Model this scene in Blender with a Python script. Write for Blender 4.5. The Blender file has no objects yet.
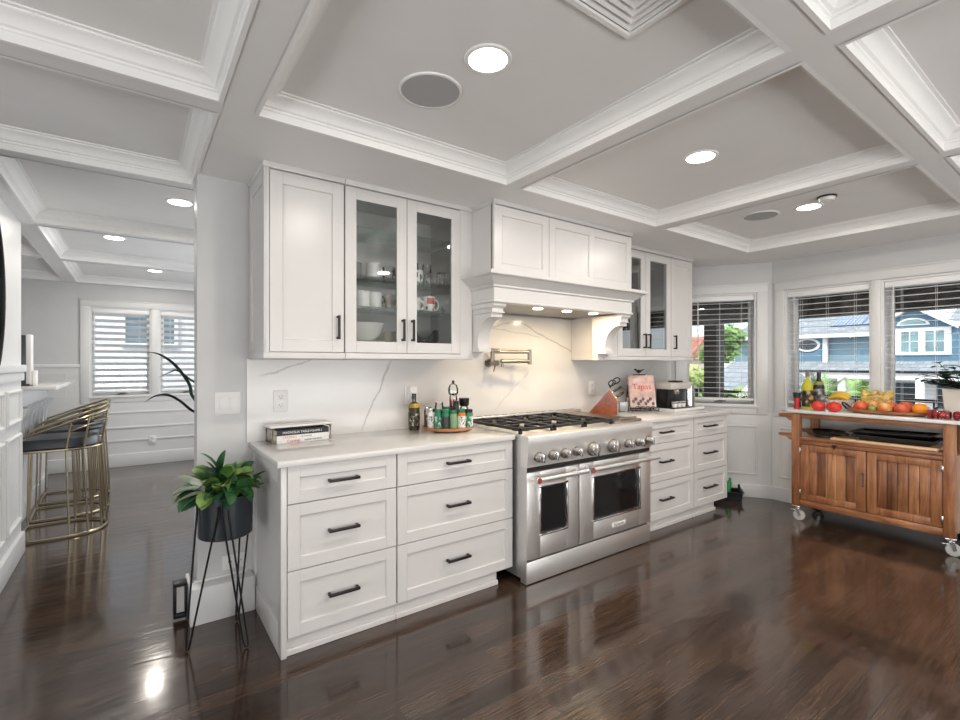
import bpy, bmesh, math, random
from mathutils import Vector, Matrix
random.seed(7)
PI = math.pi
C = bpy.context.scene.collection
S = bpy.context.scene

# ------------------------------------------------------------------ camera, world, sun, fill lamps, daylight portals, exposure
cam_d = bpy.data.cameras.new('camera'); cam = bpy.data.objects.new('camera', cam_d); C.objects.link(cam)
cam_d.sensor_width = 36.0; cam_d.lens = 479.0/960*36; cam_d.shift_y = 3.0/960; cam_d.clip_start = 0.05; cam_d.clip_end = 300
cam.location = (0, 0, 1.365); cam.rotation_euler = (PI/2, 0, math.radians(54.146-90))
S.camera = cam

W = bpy.data.worlds.new('sky'); S.world = W; W.use_nodes = True
wn = W.node_tree.nodes; wl = W.node_tree.links; wn.clear()
_out = wn.new('ShaderNodeOutputWorld'); _bg = wn.new('ShaderNodeBackground'); _sky = wn.new('ShaderNodeTexSky')
_sky.sky_type = 'NISHITA'; _sky.sun_disc = False; _sky.sun_elevation = math.radians(48); _sky.sun_rotation = math.radians(250)
_sky.dust_density = 3.0; _sky.air_density = 1.0
_mixw = wn.new('ShaderNodeMixRGB'); _mixw.inputs[0].default_value = 0.6; _mixw.inputs[2].default_value = (6.5, 7.0, 7.6, 1)
wl.new(_sky.outputs[0], _mixw.inputs[1]); wl.new(_mixw.outputs[0], _bg.inputs[0]); wl.new(_bg.outputs[0], _out.inputs[0])
_bg.inputs[1].default_value = 0.24

def lamp(name, kind, loc, rot, energy, color=(1, 1, 1), size=None, size_y=None, spread=None):
    d = bpy.data.lights.new(name, kind); d.energy = energy; d.color = color
    if kind == 'AREA':
        if size_y: d.shape = 'RECTANGLE'; d.size = size; d.size_y = size_y
        else: d.shape = 'DISK'; d.size = size
        if spread: d.spread = math.radians(spread)
    o = bpy.data.objects.new(name, d); C.objects.link(o); o.location = loc; o.rotation_euler = rot
    return o
sun = lamp('sun', 'SUN', (0, 0, 20), (0, math.radians(-42), math.radians(42)), 3.2, (1.0, 0.96, 0.9)); sun.data.angle = math.radians(2)
# added fill lamps in front of the solid rear and left walls (behind the camera)
lamp('fill_rear', 'AREA', (1.6, -3.3, 1.0), (math.radians(142), 0, 0), 140, (1.0, 0.99, 0.975), 5.0, 1.7)
lamp('fill_left', 'AREA', (-3.05, -0.2, 1.0), (math.radians(132), 0, math.radians(-90)), 85, (0.97, 0.985, 1.0), 3.6, 1.6)
lamp('fill_dining_side', 'AREA', (1.56, 5.7, 1.4), (math.radians(100), 0, math.radians(90)), 42, (0.90, 0.95, 1.0), 2.8, 1.7)  # added fill lamp, out of view; the dining side wall has no window
# portals: the sky enters through the visible windows
for _l, _r, _sx, _sy in (((5.46, 1.0, 1.5), (PI/2, 0, PI/2), 2.4, 1.2), ((0.3, 8.0, 1.5), (PI/2, 0, PI), 1.6, 1.2)):
    _p = lamp('daylight_portal', 'AREA', _l, _r, 1, (1, 1, 1), _sx, _sy); _p.data.cycles.is_portal = True
S.view_settings.view_transform = 'Standard'; S.view_settings.look = 'None'; S.view_settings.gamma = 1.0
S.view_settings.use_curve_mapping = False
S.view_settings.exposure = 0.42
try:
    S.cycles.use_denoising = True; S.cycles.max_bounces = 10; S.cycles.diffuse_bounces = 5; S.cycles.glossy_bounces = 4
    S.cycles.transparent_max_bounces = 24; S.cycles.transmission_bounces = 6; S.cycles.sample_clamp_indirect = 6.0
    S.cycles.caustics_reflective = False; S.cycles.caustics_refractive = False
except Exception: pass

# ------------------------------------------------------------------ materials
def newmat(name):
    m = bpy.data.materials.new(name); m.use_nodes = True
    nt = m.node_tree; b = nt.nodes.get('Principled BSDF')
    return m, nt, b
def ramp(nt, fac, stops):
    r = nt.nodes.new('ShaderNodeValToRGB'); el = r.color_ramp.elements
    while len(el) < len(stops): el.new(0.5)
    for e, (p, c) in zip(el, stops):
        e.position = p; e.color = (c[0], c[1], c[2], 1) if len(c) == 3 else c
    nt.links.new(fac, r.inputs[0]); return r.outputs[0]
def coords(nt, scale=(1, 1, 1), kind='Object', loc=(0, 0, 0), rot=(0, 0, 0)):
    t = nt.nodes.new('ShaderNodeTexCoord'); mp = nt.nodes.new('ShaderNodeMapping')
    mp.inputs['Scale'].default_value = scale; mp.inputs['Location'].default_value = loc; mp.inputs['Rotation'].default_value = rot
    nt.links.new(t.outputs[kind], mp.inputs[0]); return mp.outputs[0]
def noise(nt, vec, scale, detail=3, rough=0.5, dist=0):
    n = nt.nodes.new('ShaderNodeTexNoise'); n.inputs['Scale'].default_value = scale; n.inputs['Detail'].default_value = detail
    n.inputs['Roughness'].default_value = rough; n.inputs['Distortion'].default_value = dist
    if vec is not None: nt.links.new(vec, n.inputs['Vector'])
    return n.outputs[0]
def bump(nt, b, h, strength, dist=0.01):
    bp = nt.nodes.new('ShaderNodeBump'); bp.inputs['Strength'].default_value = strength; bp.inputs['Distance'].default_value = dist
    nt.links.new(h, bp.inputs['Height']); nt.links.new(bp.outputs[0], b.inputs['Normal'])
def plain(name, col, rough=0.5, metal=0.0, var=0.05, scale=6.0, coat=0.0, emis=None, estr=0.0, bmp=0.0):
    m, nt, b = newmat(name)
    v = coords(nt); n = noise(nt, v, scale, 4)
    lo = [c*(1-var) for c in col]; hi = [min(1, c*(1+var)) for c in col]
    nt.links.new(ramp(nt, n, [(0.3, lo), (0.7, hi)]), b.inputs['Base Color'])
    b.inputs['Roughness'].default_value = rough; b.inputs['Metallic'].default_value = metal
    if coat: b.inputs['Coat Weight'].default_value = coat; b.inputs['Coat Roughness'].default_value = 0.08
    if emis: b.inputs['Emission Color'].default_value = (*emis, 1); b.inputs['Emission Strength'].default_value = estr
    if bmp: bump(nt, b, noise(nt, v, scale*12, 3), bmp, 0.003)
    return m
def brushed(name, col, rough=0.28, axis=0, scale=1.0):
    m, nt, b = newmat(name)
    s = [90*scale]*3; s[axis] = 1.2
    v = coords(nt, tuple(s)); n = noise(nt, v, 3, 4)
    nt.links.new(ramp(nt, n, [(0.3, [c*0.98 for c in col]), (0.7, [min(1, c*1.02) for c in col])]), b.inputs['Base Color'])
    nt.links.new(ramp(nt, n, [(0.2, (rough*0.98,)*3), (0.8, (rough*1.02,)*3)]), b.inputs['Roughness'])
    b.inputs['Metallic'].default_value = 0.9
    return m
def thin_glass(name, tint=(1, 1, 1), refl=1.0, haze=0.0):
    m, nt, b = newmat(name); nt.nodes.remove(b)
    o = nt.nodes.get('Material Output'); tr = nt.nodes.new('ShaderNodeBsdfTransparent'); gl = nt.nodes.new('ShaderNodeBsdfGlossy')
    fr = nt.nodes.new('ShaderNodeFresnel'); fr.inputs[0].default_value = 1.5
    mx = nt.nodes.new('ShaderNodeMixShader'); mul = nt.nodes.new('ShaderNodeMath'); mul.operation = 'MULTIPLY'; mul.inputs[1].default_value = refl
    tr.inputs[0].default_value = (*tint, 1); gl.inputs['Roughness'].default_value = 0.02; gl.inputs[0].default_value = (1, 1, 1, 1)
    n = noise(nt, coords(nt), 2.0, 1); mr = nt.nodes.new('ShaderNodeMath'); mr.operation = 'MULTIPLY_ADD'; mr.inputs[1].default_value = 0.02; mr.inputs[2].default_value = 0.01
    nt.links.new(n, mr.inputs[0]); nt.links.new(mr.outputs[0], gl.inputs['Roughness'])
    nt.links.new(fr.outputs[0], mul.inputs[0]); nt.links.new(mul.outputs[0], mx.inputs[0]); nt.links.new(tr.outputs[0], mx.inputs[1]); nt.links.new(gl.outputs[0], mx.inputs[2])
    nt.links.new(mx.outputs[0], o.inputs[0]); return m
def wood(name, dark, mid, light, axis=0, scale=1.0, rough=0.4, coat=0.2, plank=None):
    m, nt, b = newmat(name)
    s = [14*scale]*3; s[axis] = 1.3*scale
    v = coords(nt, tuple(s))
    n = noise(nt, v, 1.6, 6, 0.6, 1.2)
    n2 = noise(nt, coords(nt, (3, 3, 3)), 2.2, 2)
    add = nt.nodes.new('ShaderNodeMath'); add.operation = 'MULTIPLY_ADD'; add.inputs[1].default_value = 0.35
    nt.links.new(n2, add.inputs[0]); nt.links.new(n, add.inputs[2])
    fac = add.outputs[0]
    if plank:   # planks: per-board tone along an axis with dark seams
        pa, pw = plank
        sep = nt.nodes.new('ShaderNodeSeparateXYZ'); t = nt.nodes.new('ShaderNodeTexCoord'); nt.links.new(t.outputs['Object'], sep.inputs[0])
        dv = nt.nodes.new('ShaderNodeMath'); dv.operation = 'DIVIDE'; dv.inputs[1].default_value = pw; nt.links.new(sep.outputs[pa], dv.inputs[0])
        fl = nt.nodes.new('ShaderNodeMath'); fl.operation = 'FLOOR'; nt.links.new(dv.outputs[0], fl.inputs[0])
        wn_ = nt.nodes.new('ShaderNodeTexWhiteNoise'); wn_.noise_dimensions = '1D'; nt.links.new(fl.outputs[0], wn_.inputs['W'])
        a2 = nt.nodes.new('ShaderNodeMath'); a2.operation = 'MULTIPLY_ADD'; a2.inputs[1].default_value = 0.35; nt.links.new(wn_.outputs[0], a2.inputs[0]); nt.links.new(fac, a2.inputs[2])
        sb = nt.nodes.new('ShaderNodeMath'); sb.operation = 'SUBTRACT'; sb.inputs[1].default_value = 0.17; nt.links.new(a2.outputs[0], sb.inputs[0]); fac = sb.outputs[0]
    col = ramp(nt, fac, [(0.38, dark), (0.62, mid), (0.9, light)])
    nt.links.new(col, b.inputs['Base Color']); b.inputs['Roughness'].default_value = rough
    b.inputs['Coat Weight'].default_value = coat; b.inputs['Coat Roughness'].default_value = 0.15
    bump(nt, b, n, 0.12, 0.004)
    return m
def floor_mat():
    m, nt, b = newmat('dark_oak_floor')
    br = nt.nodes.new('ShaderNodeTexBrick'); br.inputs['Scale'].default_value = 1.0
    br.inputs['Brick Width'].default_value = 1.35; br.inputs['Row Height'].default_value = 0.102; br.inputs['Mortar Size'].default_value = 0.0016
    br.inputs['Mortar Smooth'].default_value = 0.3; br.offset = 0.37; br.squash = 1.0
    br.inputs['Color1'].default_value = (0, 0, 0, 1); br.inputs['Color2'].default_value = (1, 1, 1, 1); br.inputs['Mortar'].default_value = (0.5, 0.5, 0.5, 1)
    nt.links.new(coords(nt), br.inputs['Vector'])
    g = noise(nt, coords(nt, (1.3, 11, 1)), 1.5, 6, 0.58, 2.4)
    wv = nt.nodes.new('ShaderNodeTexWave'); wv.wave_type = 'BANDS'; wv.bands_direction = 'Y'; wv.inputs['Scale'].default_value = 7; wv.inputs['Distortion'].default_value = 9
    wv.inputs['Detail'].default_value = 3; wv.inputs['Detail Scale'].default_value = 1.2; nt.links.new(coords(nt, (0.5, 3.2, 1)), wv.inputs['Vector'])
    mx = nt.nodes.new('ShaderNodeMath'); mx.operation = 'MULTIPLY_ADD'; mx.inputs[1].default_value = 0.3; nt.links.new(wv.outputs[1] if len(wv.outputs) > 1 else wv.outputs[0], mx.inputs[0]); nt.links.new(g, mx.inputs[2])
    gm = nt.nodes.new('ShaderNodeMath'); gm.operation = 'MULTIPLY'; gm.inputs[1].default_value = 0.72; nt.links.new(mx.outputs[0], gm.inputs[0])
    m2 = nt.nodes.new('ShaderNodeMath'); m2.operation = 'MULTIPLY_ADD'; m2.inputs[1].default_value = 0.36; nt.links.new(br.outputs['Color'], m2.inputs[0]); nt.links.new(gm.outputs[0], m2.inputs[2])
    col = ramp(nt, m2.outputs[0], [(0.30, (0.015, 0.0085, 0.006)), (0.62, (0.042, 0.0235, 0.015)), (0.95, (0.085, 0.049, 0.031))])
    seam = nt.nodes.new('ShaderNodeMixRGB'); seam.inputs[2].default_value = (0.008, 0.005, 0.004, 1)
    nt.links.new(br.outputs['Fac'], seam.inputs[0]); nt.links.new(col, seam.inputs[1]); nt.links.new(seam.outputs[0], b.inputs['Base Color'])
    nt.links.new(ramp(nt, g, [(0.3, (0.11,)*3), (0.75, (0.22,)*3)]), b.inputs['Roughness'])
    b.inputs['Coat Weight'].default_value = 0.45; b.inputs['Coat Roughness'].default_value = 0.09
    sc = noise(nt, coords(nt, (1.0, 4.0, 1)), 2.2, 3, 0.5, 0.8)
    hs = nt.nodes.new('ShaderNodeMath'); hs.operation = 'MULTIPLY_ADD'; hs.inputs[1].default_value = 0.07; nt.links.new(mx.outputs[0], hs.inputs[0]); nt.links.new(sc, hs.inputs[2])
    bump(nt, b, hs.outputs[0], 0.30, 0.010)
    return m
def marble(name, base, vein, scale=1.0, rough=0.15, amount=1.0):
    m, nt, b = newmat(name)
    v = coords(nt, (scale, scale, scale), rot=(0.3, 0.5, 0.6))
    n = noise(nt, v, 1.1, 6, 0.55, 1.4)
    ab = nt.nodes.new('ShaderNodeMath'); ab.operation = 'SUBTRACT'; ab.inputs[1].default_value = 0.5; nt.links.new(n, ab.inputs[0])
    a2 = nt.nodes.new('ShaderNodeMath'); a2.operation = 'ABSOLUTE'; nt.links.new(ab.outputs[0], a2.inputs[0])
    n2 = noise(nt, v, 0.9, 2)
    msk = ramp(nt, n2, [(0.5, (0, 0, 0)), (0.62, (1, 1, 1))])
    line = ramp(nt, a2.outputs[0], [(0.0, (1, 1, 1)), (0.012, (0.35, 0.35, 0.35)), (0.05, (0, 0, 0))])
    mu = nt.nodes.new('ShaderNodeMath'); mu.operation = 'MULTIPLY'; nt.links.new(line, mu.inputs[0]); nt.links.new(msk, mu.inputs[1])
    mu2 = nt.nodes.new('ShaderNodeMath'); mu2.operation = 'MULTIPLY'; mu2.inputs[1].default_value = amount; nt.links.new(mu.outputs[0], mu2.inputs[0])
    mix = nt.nodes.new('ShaderNodeMixRGB'); mix.inputs[1].default_value = (*base, 1); mix.inputs[2].default_value = (*vein, 1)
    nt.links.new(mu2.outputs[0], mix.inputs[0]); nt.links.new(mix.outputs[0], b.inputs['Base Color']); b.inputs['Roughness'].default_value = rough
    return m
def siding(name, col, axis=2, pitch=0.22, rough=0.6, dark=0.78):
    m, nt, b = newmat(name)
    sep = nt.nodes.new('ShaderNodeSeparateXYZ'); t = nt.nodes.new('ShaderNodeTexCoord'); nt.links.new(t.outputs['Object'], sep.inputs[0])
    dv = nt.nodes.new('ShaderNodeMath'); dv.operation = 'DIVIDE'; dv.inputs[1].default_value = pitch; nt.links.new(sep.outputs[axis], dv.inputs[0])
    fr = nt.nodes.new('ShaderNodeMath'); fr.operation = 'FRACT'; nt.links.new(dv.outputs[0], fr.inputs[0])
    nt.links.new(ramp(nt, fr.outputs[0], [(0.0, [c*dark for c in col]), (0.16, col), (0.95, col), (1.0, [c*dark for c in col])]), b.inputs['Base Color'])
    b.inputs['Roughness'].default_value = rough; bump(nt, b, fr.outputs[0], 0.5, 0.02)
    return m
def shingle(name, c1, c2, sx=0.35, sz=0.18):
    m, nt, b = newmat(name)
    br = nt.nodes.new('ShaderNodeTexBrick'); br.inputs['Scale'].default_value = 1.0; br.inputs['Brick Width'].default_value = sx; br.inputs['Row Height'].default_value = sz
    br.inputs['Mortar Size'].default_value = 0.012; br.inputs['Color1'].default_value = (*c1, 1); br.inputs['Color2'].default_value = (*c2, 1); br.inputs['Mortar'].default_value = (*[c*0.6 for c in c1], 1)
    nt.links.new(coords(nt, rot=(0, PI/2, PI/2)), br.inputs['Vector']); nt.links.new(br.outputs['Color'], b.inputs['Base Color']); b.inputs['Roughness'].default_value = 0.8
    return m
def glow(name, col, strength):
    m, nt, b = newmat(name); nt.nodes.remove(b)
    e = nt.nodes.new('ShaderNodeEmission'); e.inputs[0].default_value = (*col, 1); e.inputs[1].default_value = strength
    nt.links.new(e.outputs[0], nt.nodes.get('Material Output').inputs[0]); return m
def leafmat(name, dark, light, rough=0.45, scale=9):
    m, nt, b = newmat(name)
    nt.links.new(ramp(nt, noise(nt, coords(nt), scale, 4), [(0.35, dark), (0.68, light)]), b.inputs['Base Color'])
    b.inputs['Roughness'].default_value = rough; b.inputs['Specular IOR Level'].default_value = 0.4
    return m

M = dict(
 wall=plain('grey_wall_paint', (0.60, 0.60, 0.60), 0.55, var=0.02), trim=plain('white_trim_paint', (0.72, 0.72, 0.715), 0.38, var=0.015),
 cab=plain('white_cabinet_paint', (0.665, 0.65, 0.637), 0.3, var=0.012), cabin=plain('cabinet_interior', (0.70, 0.70, 0.68), 0.5, var=0.02),
 ceil=plain('ceiling_paint', (0.80, 0.79, 0.775), 0.5, var=0.012), crown=plain('crown_paint', (0.86, 0.855, 0.84), 0.35, var=0.012),
 floor=floor_mat(), marble=marble('white_marble', (0.80, 0.79, 0.77), (0.30, 0.29, 0.29), 0.75, 0.16, 0.8),
 quartz=marble('white_quartz', (0.69, 0.675, 0.655), (0.5, 0.48, 0.46), 1.3, 0.1, 0.35),
 steel=brushed('brushed_steel', (0.86, 0.85, 0.835), 0.40, 0), steel_v=brushed('brushed_steel_side', (0.74, 0.73, 0.72), 0.42, 2),
 chrome=plain('polished_chrome', (0.78, 0.77, 0.76), 0.12, 1.0, 0.03), nickel=plain('brushed_nickel', (0.30, 0.265, 0.23), 0.28, 1.0, 0.06),
 bronze=plain('dark_bronze', (0.022, 0.019, 0.018), 0.38, 0.4, 0.1), iron=plain('cast_iron', (0.022, 0.022, 0.024), 0.42, 0.2, 0.2, 30, bmp=0.1),
 black=plain('black_plastic', (0.012, 0.012, 0.013), 0.3, var=0.1), blackm=plain('black_metal', (0.014, 0.014, 0.016), 0.32, 0.5, 0.1),
 ovenglass=plain('dark_oven_glass', (0.006, 0.006, 0.007), 0.06, 0.0, 0.1), glass=thin_glass('window_glass', (0.97, 0.985, 0.98)),
 cabglass=thin_glass('cabinet_glass', (0.97, 0.985, 0.98), 1.1), cabglass_r=thin_glass('reflecting_cabinet_glass', (0.90, 0.93, 0.92), 4.0), shelfglass=thin_glass('shelf_glass', (0.86, 0.93, 0.91), 0.7),
 clear=thin_glass('clear_glassware', (0.96, 0.97, 0.97), 1.0), brass=plain('antique_gold', (0.44, 0.37, 0.25), 0.28, 1.0, 0.08),
 leather=plain('navy_leather', (0.02, 0.024, 0.034), 0.32, var=0.15, bmp=0.05), white=plain('white_ceramic', (0.80, 0.79, 0.77), 0.2, var=0.02),
 plate=plain('white_plastic', (0.80, 0.79, 0.78), 0.35, var=0.01), blind=plain('white_blind_slat', (0.86, 0.86, 0.86), 0.4, var=0.02),
 acacia=wood('acacia_wood', (0.10, 0.036, 0.014), (0.25, 0.095, 0.038), (0.46, 0.21, 0.09), 2, 0.9, 0.38, 0.25),
 acacia_y=wood('acacia_wood_rail', (0.10, 0.036, 0.014), (0.24, 0.09, 0.036), (0.44, 0.20, 0.085), 1, 0.9, 0.38, 0.25),
 acacia_p=wood('acacia_planks', (0.09, 0.032, 0.013), (0.24, 0.092, 0.038), (0.50, 0.24, 0.105), 2, 0.9, 0.38, 0.25, (1, 0.0664)),
 blockwood=wood('reddish_block_wood', (0.11, 0.022, 0.008), (0.21, 0.048, 0.017), (0.30, 0.085, 0.032), 0, 1.0, 0.35, 0.3),
 paleboard=wood('pale_board_wood', (0.45, 0.27, 0.14), (0.60, 0.39, 0.22), (0.72, 0.52, 0.33), 1, 1.0, 0.5, 0.1),
 darkwood=wood('dark_tray_wood', (0.12, 0.04, 0.015), (0.26, 0.10, 0.04), (0.36, 0.16, 0.07), 1, 1.2, 0.4, 0.2),
 copper=wood('copper_brown_wood', (0.26, 0.09, 0.035), (0.42, 0.17, 0.07), (0.55, 0.25, 0.12), 0, 1.0, 0.3, 0.3),
 lampglow=glow('lamp_glow', (1.0, 0.95, 0.88), 14.0), hoodglow=glow('hood_lamp_glow', (1.0, 0.82, 0.55), 9.0),
 speaker=plain('speaker_grille', (0.42, 0.42, 0.42), 0.7, var=0.06, scale=200), red=plain('red_enamel', (0.42, 0.012, 0.015), 0.3),
)

# ------------------------------------------------------------------ mesh building
class MB:
    def __init__(s): s.v = []; s.f = []; s.xf = None
    def add(s, vs, fs):
        n = len(s.v)
        for p in vs:
            p = Vector(p); s.v.append(s.xf @ p if s.xf else p)
        s.f += [[i+n for i in f] for f in fs]; return s
    def box(s, x0, x1, y0, y1, z0, z1, bev=0.0):
        if bev > 0:
            bm = bmesh.new(); bmesh.ops.create_cube(bm, size=1)
            for v in bm.verts: v.co = Vector(((x0+x1)/2+v.co.x*(x1-x0), (y0+y1)/2+v.co.y*(y1-y0), (z0+z1)/2+v.co.z*(z1-z0)))
            bmesh.ops.bevel(bm, geom=bm.edges[:], offset=bev, segments=2, profile=0.5, affect='EDGES')
            bm.verts.index_update(); s.add([v.co.copy() for v in bm.verts], [[v.index for v in f.verts] for f in bm.faces]); bm.free(); return s
        return s.add([(x0, y0, z0), (x1, y0, z0), (x1, y1, z0), (x0, y1, z0), (x0, y0, z1), (x1, y0, z1), (x1, y1, z1), (x0, y1, z1)],
                     [(0, 3, 2, 1), (4, 5, 6, 7), (0, 1, 5, 4), (1, 2, 6, 5), (2, 3, 7, 6), (3, 0, 4, 7)])
    def tube(s, pts, r, n=8, closed=False, caps=True):
        pts = [Vector(p) for p in pts]; N = len(pts); rs = r if isinstance(r, (list, tuple)) else [r]*N
        rings = []; up = None
        for i, p in enumerate(pts):
            a = pts[(i-1) % N] if (closed or i > 0) else p; b = pts[(i+1) % N] if (closed or i < N-1) else p
            t = (b-a).normalized()
            if up is None: up = Vector((0, 0, 1)) if abs(t.z) < 0.9 else Vector((1, 0, 0))
            u = (up - t*up.dot(t))
            if u.length < 1e-5: u = t.orthogonal()
            u.normalize(); up = u; w = t.cross(u)
            rings.append([p + (u*math.cos(2*PI*k/n) + w*math.sin(2*PI*k/n))*rs[i] for k in range(n)])
        vs = [q for r_ in rings for q in r_]; fs = []
        for i in range(N if closed else N-1):
            j = (i+1) % N
            for k in range(n): fs.append([i*n+k, i*n+(k+1) % n, j*n+(k+1) % n, j*n+k])
        if caps and not closed: fs += [list(range(n))[::-1], [(N-1)*n+k for k in range(n)]]
        return s.add(vs, fs)
    def cyl(s, p0, p1, r0, r1=None, n=20): return s.tube([p0, p1], [r0, r0 if r1 is None else r1], n)
    def lathe(s, prof, c=(0, 0, 0), n=28, sx=1.0, sy=1.0):
        vs = []; fs = []
        for r, z in prof:
            for k in range(n): vs.append((c[0]+r*sx*math.cos(2*PI*k/n), c[1]+r*sy*math.sin(2*PI*k/n), c[2]+z))
        for i in range(len(prof)-1):
            for k in range(n): fs.append([i*n+k, i*n+(k+1) % n, (i+1)*n+(k+1) % n, (i+1)*n+k])
        if prof[0][0] > 1e-4: fs.append(list(range(n))[::-1])
        if prof[-1][0] > 1e-4: fs.append([(len(prof)-1)*n+k for k in range(n)])
        return s.add(vs, fs)
    def ball(s, c, rx, ry=None, rz=None, n=16, m=10):
        ry = rx if ry is None else ry; rz = rx if rz is None else rz
        return s.lathe([(max(1e-5, math.sin(PI*i/m)), -math.cos(PI*i/m)*rz) for i in range(m+1)], c, n, rx, ry)
    def prism(s, poly, axis, a, b):
        def P(u, w, t): return {0: (t, u, w), 1: (u, t, w), 2: (u, w, t)}[axis]
        n = len(poly); vs = [P(u, w, a) for u, w in poly]+[P(u, w, b) for u, w in poly]
        return s.add(vs, [list(range(n))[::-1], list(range(n, 2*n))]+[[i, (i+1) % n, n+(i+1) % n, n+i] for i in range(n)])
    def frame(s, x0, x1, z0, z1, y, th, fw, rec=0.009, panel=True, slope=0.003, split=None):
        """shaker front facing -Y: flat frame fw wide with a recessed panel (or an opening)"""
        s.box(x0, x1, y+rec+0.001 if panel else y, y+th, z0, z1) if panel else None
        cells = [(x0+fw, x1-fw)] if not split else [(x0+fw, split-fw/2), (split+fw/2, x1-fw)]
        bnd = [x0]+[c for ce in cells for c in ce]+[x1]
        d = rec if panel else th
        for i in range(0, len(bnd), 2): s.box(bnd[i], bnd[i+1], y, y+d+0.001, z0, z1)
        for a, b in cells:
            s.box(a, b, y, y+d+0.001, z0, z0+fw); s.box(a, b, y, y+d+0.001, z1-fw, z1)
            if panel:
                ia, ib, ja, jb = a, b, z0+fw, z1-fw; q = slope
                s.add([(ia, y, ja), (ib, y, ja), (ib, y, jb), (ia, y, jb), (ia+q, y+rec, ja+q), (ib-q, y+rec, ja+q), (ib-q, y+rec, jb-q), (ia+q, y+rec, jb-q)],
                      [(0, 1, 5, 4), (1, 2, 6, 5), (2, 3, 7, 6), (3, 0, 4, 7), (4, 5, 6, 7)])
        return s
def root_of(o):
    while o.parent: o = o.parent
    return o
def build(name, mb, mat, parent=None, base=None, smooth=True, kind=None, label=None, bevel=0.0, angle=35):
    off = root_of(parent).location.copy() if parent else Vector(base or (0, 0, 0))
    me = bpy.data.meshes.new(name); me.from_pydata([tuple(v-off) for v in mb.v], [], mb.f); me.update()
    bm = bmesh.new(); bm.from_mesh(me); bmesh.ops.recalc_face_normals(bm, faces=bm.faces[:]); bm.to_mesh(me); bm.free()
    if smooth:
        me.polygons.foreach_set('use_smooth', [True]*len(me.polygons)); me.set_sharp_from_angle(angle=math.radians(angle))
    me.materials.append(M[mat] if isinstance(mat, str) else mat)
    o = bpy.data.objects.new(name, me); C.objects.link(o)
    if parent: o.parent = parent
    else: o.location = off
    if bevel:
        md = o.modifiers.new('bevel', 'BEVEL'); md.width = bevel; md.segments = 2; md.limit_method = 'ANGLE'; md.angle_limit = math.radians(50)
    if kind: o['kind'] = kind
    if label: o['label'] = label
    return o
def thing(name, label, cat, loc=(0, 0, 0), group=None):
    o = bpy.data.objects.new(name, None); C.objects.link(o); o.empty_display_size = 0.05; o.location = loc
    return tag(o, label, cat, group)
def tag(o, label, cat, group=None):
    o['label'] = label; o['category'] = cat
    if group: o['group'] = group
    return o
def struct(name, mb, mat, label=None, **k): return build(name, mb, mat, None, kind='structure', label=label, **k)
def dup(root, loc, rotz=0.0, label=None, group=None, scale=None):
    r = root.copy(); C.objects.link(r); r.location = loc; r.rotation_euler = (0, 0, rotz)
    if label: r['label'] = label
    if group: r['group'] = group
    if scale: r.scale = (scale,)*3
    for ch in list(root.children):
        c = ch.copy(); C.objects.link(c); c.parent = r
        for g in ch.children:
            d = g.copy(); C.objects.link(d); d.parent = c
    return r
def lettering(text, size, mat, parent, loc, rot, name='lettering', extr=0.0006, align='CENTER'):
    cu = bpy.data.curves.new(name, 'FONT'); cu.body = text; cu.size = size; cu.extrude = extr; cu.align_x = align; cu.align_y = 'CENTER'
    cu.materials.append(M[mat] if isinstance(mat, str) else mat)
    o = bpy.data.objects.new(name, cu); C.objects.link(o); o.parent = parent
    o.location = Vector(loc)-root_of(parent).location; o.rotation_euler = rot
    dg = bpy.context.evaluated_depsgraph_get(); dg.update()
    me = bpy.data.meshes.new_from_object(o.evaluated_get(dg)); q = bpy.data.objects.new(name, me); C.objects.link(q)
    q.parent = parent; q.location = o.location.copy(); q.rotation_euler = rot
    bpy.data.objects.remove(o)
    return q
def xz(angle, c): return Matrix.Translation(Vector(c)) @ Matrix.Rotation(angle, 4, 'Z')

# ------------------------------------------------------------------ room shell
ZS, ZT = 2.38, 2.468          # beam soffit, tray ceiling
struct('floor', MB().box(-3.2, 5.5, -3.6, 8.0, -0.06, 0), 'floor', 'dark oak plank floor')
def hole_wall(mb, x0, x1, z1, th, holes):
    """wall along local X with rectangular openings (x0,x1,z0,z1), interior face at local y=0"""
    x = x0
    for a, b, c, d in holes:
        mb.box(x, a, 0, th, 0, z1); mb.box(a, b, 0, th, 0, c); mb.box(a, b, 0, th, d, z1); x = b
    mb.box(x, x1, 0, th, 0, z1); return mb
XA = xz(math.atan2(-0.785, 0.517), (4.683, 2.97, 0))      # angled bay wall, local x 0 .. 0.94
XB = xz(-PI/2, (5.2, 2.185, 0))                           # main bay wall, local x runs towards -Y
XD = xz(0, (0, 7.87, 0))                                  # dining end wall
struct('wall_back', MB().box(0.275, 4.70, 2.97, 3.12, 0, 2.5), 'wall', 'grey kitchen wall behind the cabinets')
m = MB(); m.xf = XA; struct('wall_bay', hole_wall(m, -0.02, 0.94, 2.5, 0.23, [(0.14, 0.805, 0.93, 2.08)]), 'wall', 'short angled wall of the bay')
m = MB(); m.xf = XB; struct('wall_right', hole_wall(m, 0.0, 5.75, 2.5, 0.23, [(0.118, 0.806, 0.92, 2.08), (0.868, 1.556, 0.92, 2.08), (1.618, 2.306, 0.92, 2.08)]), 'wall', 'long window wall of the bay')
m = MB(); m.xf = XD; struct('wall_dining', hole_wall(m, -3.2, 1.7, 2.5, 0.12, [(-0.455, 0.19, 0.93, 2.09), (0.28, 0.925, 0.93, 2.09)]), 'wall', 'end wall of the dining room')
struct('wall_dining_right', MB().box(1.6, 1.72, 3.12, 7.87, 0, 2.5), 'wall')
struct('wall_left', MB().box(-0.77, -0.66, 3.0, 4.745, 0, 2.5), 'trim', 'white panelled wall end beside the bar')
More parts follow.
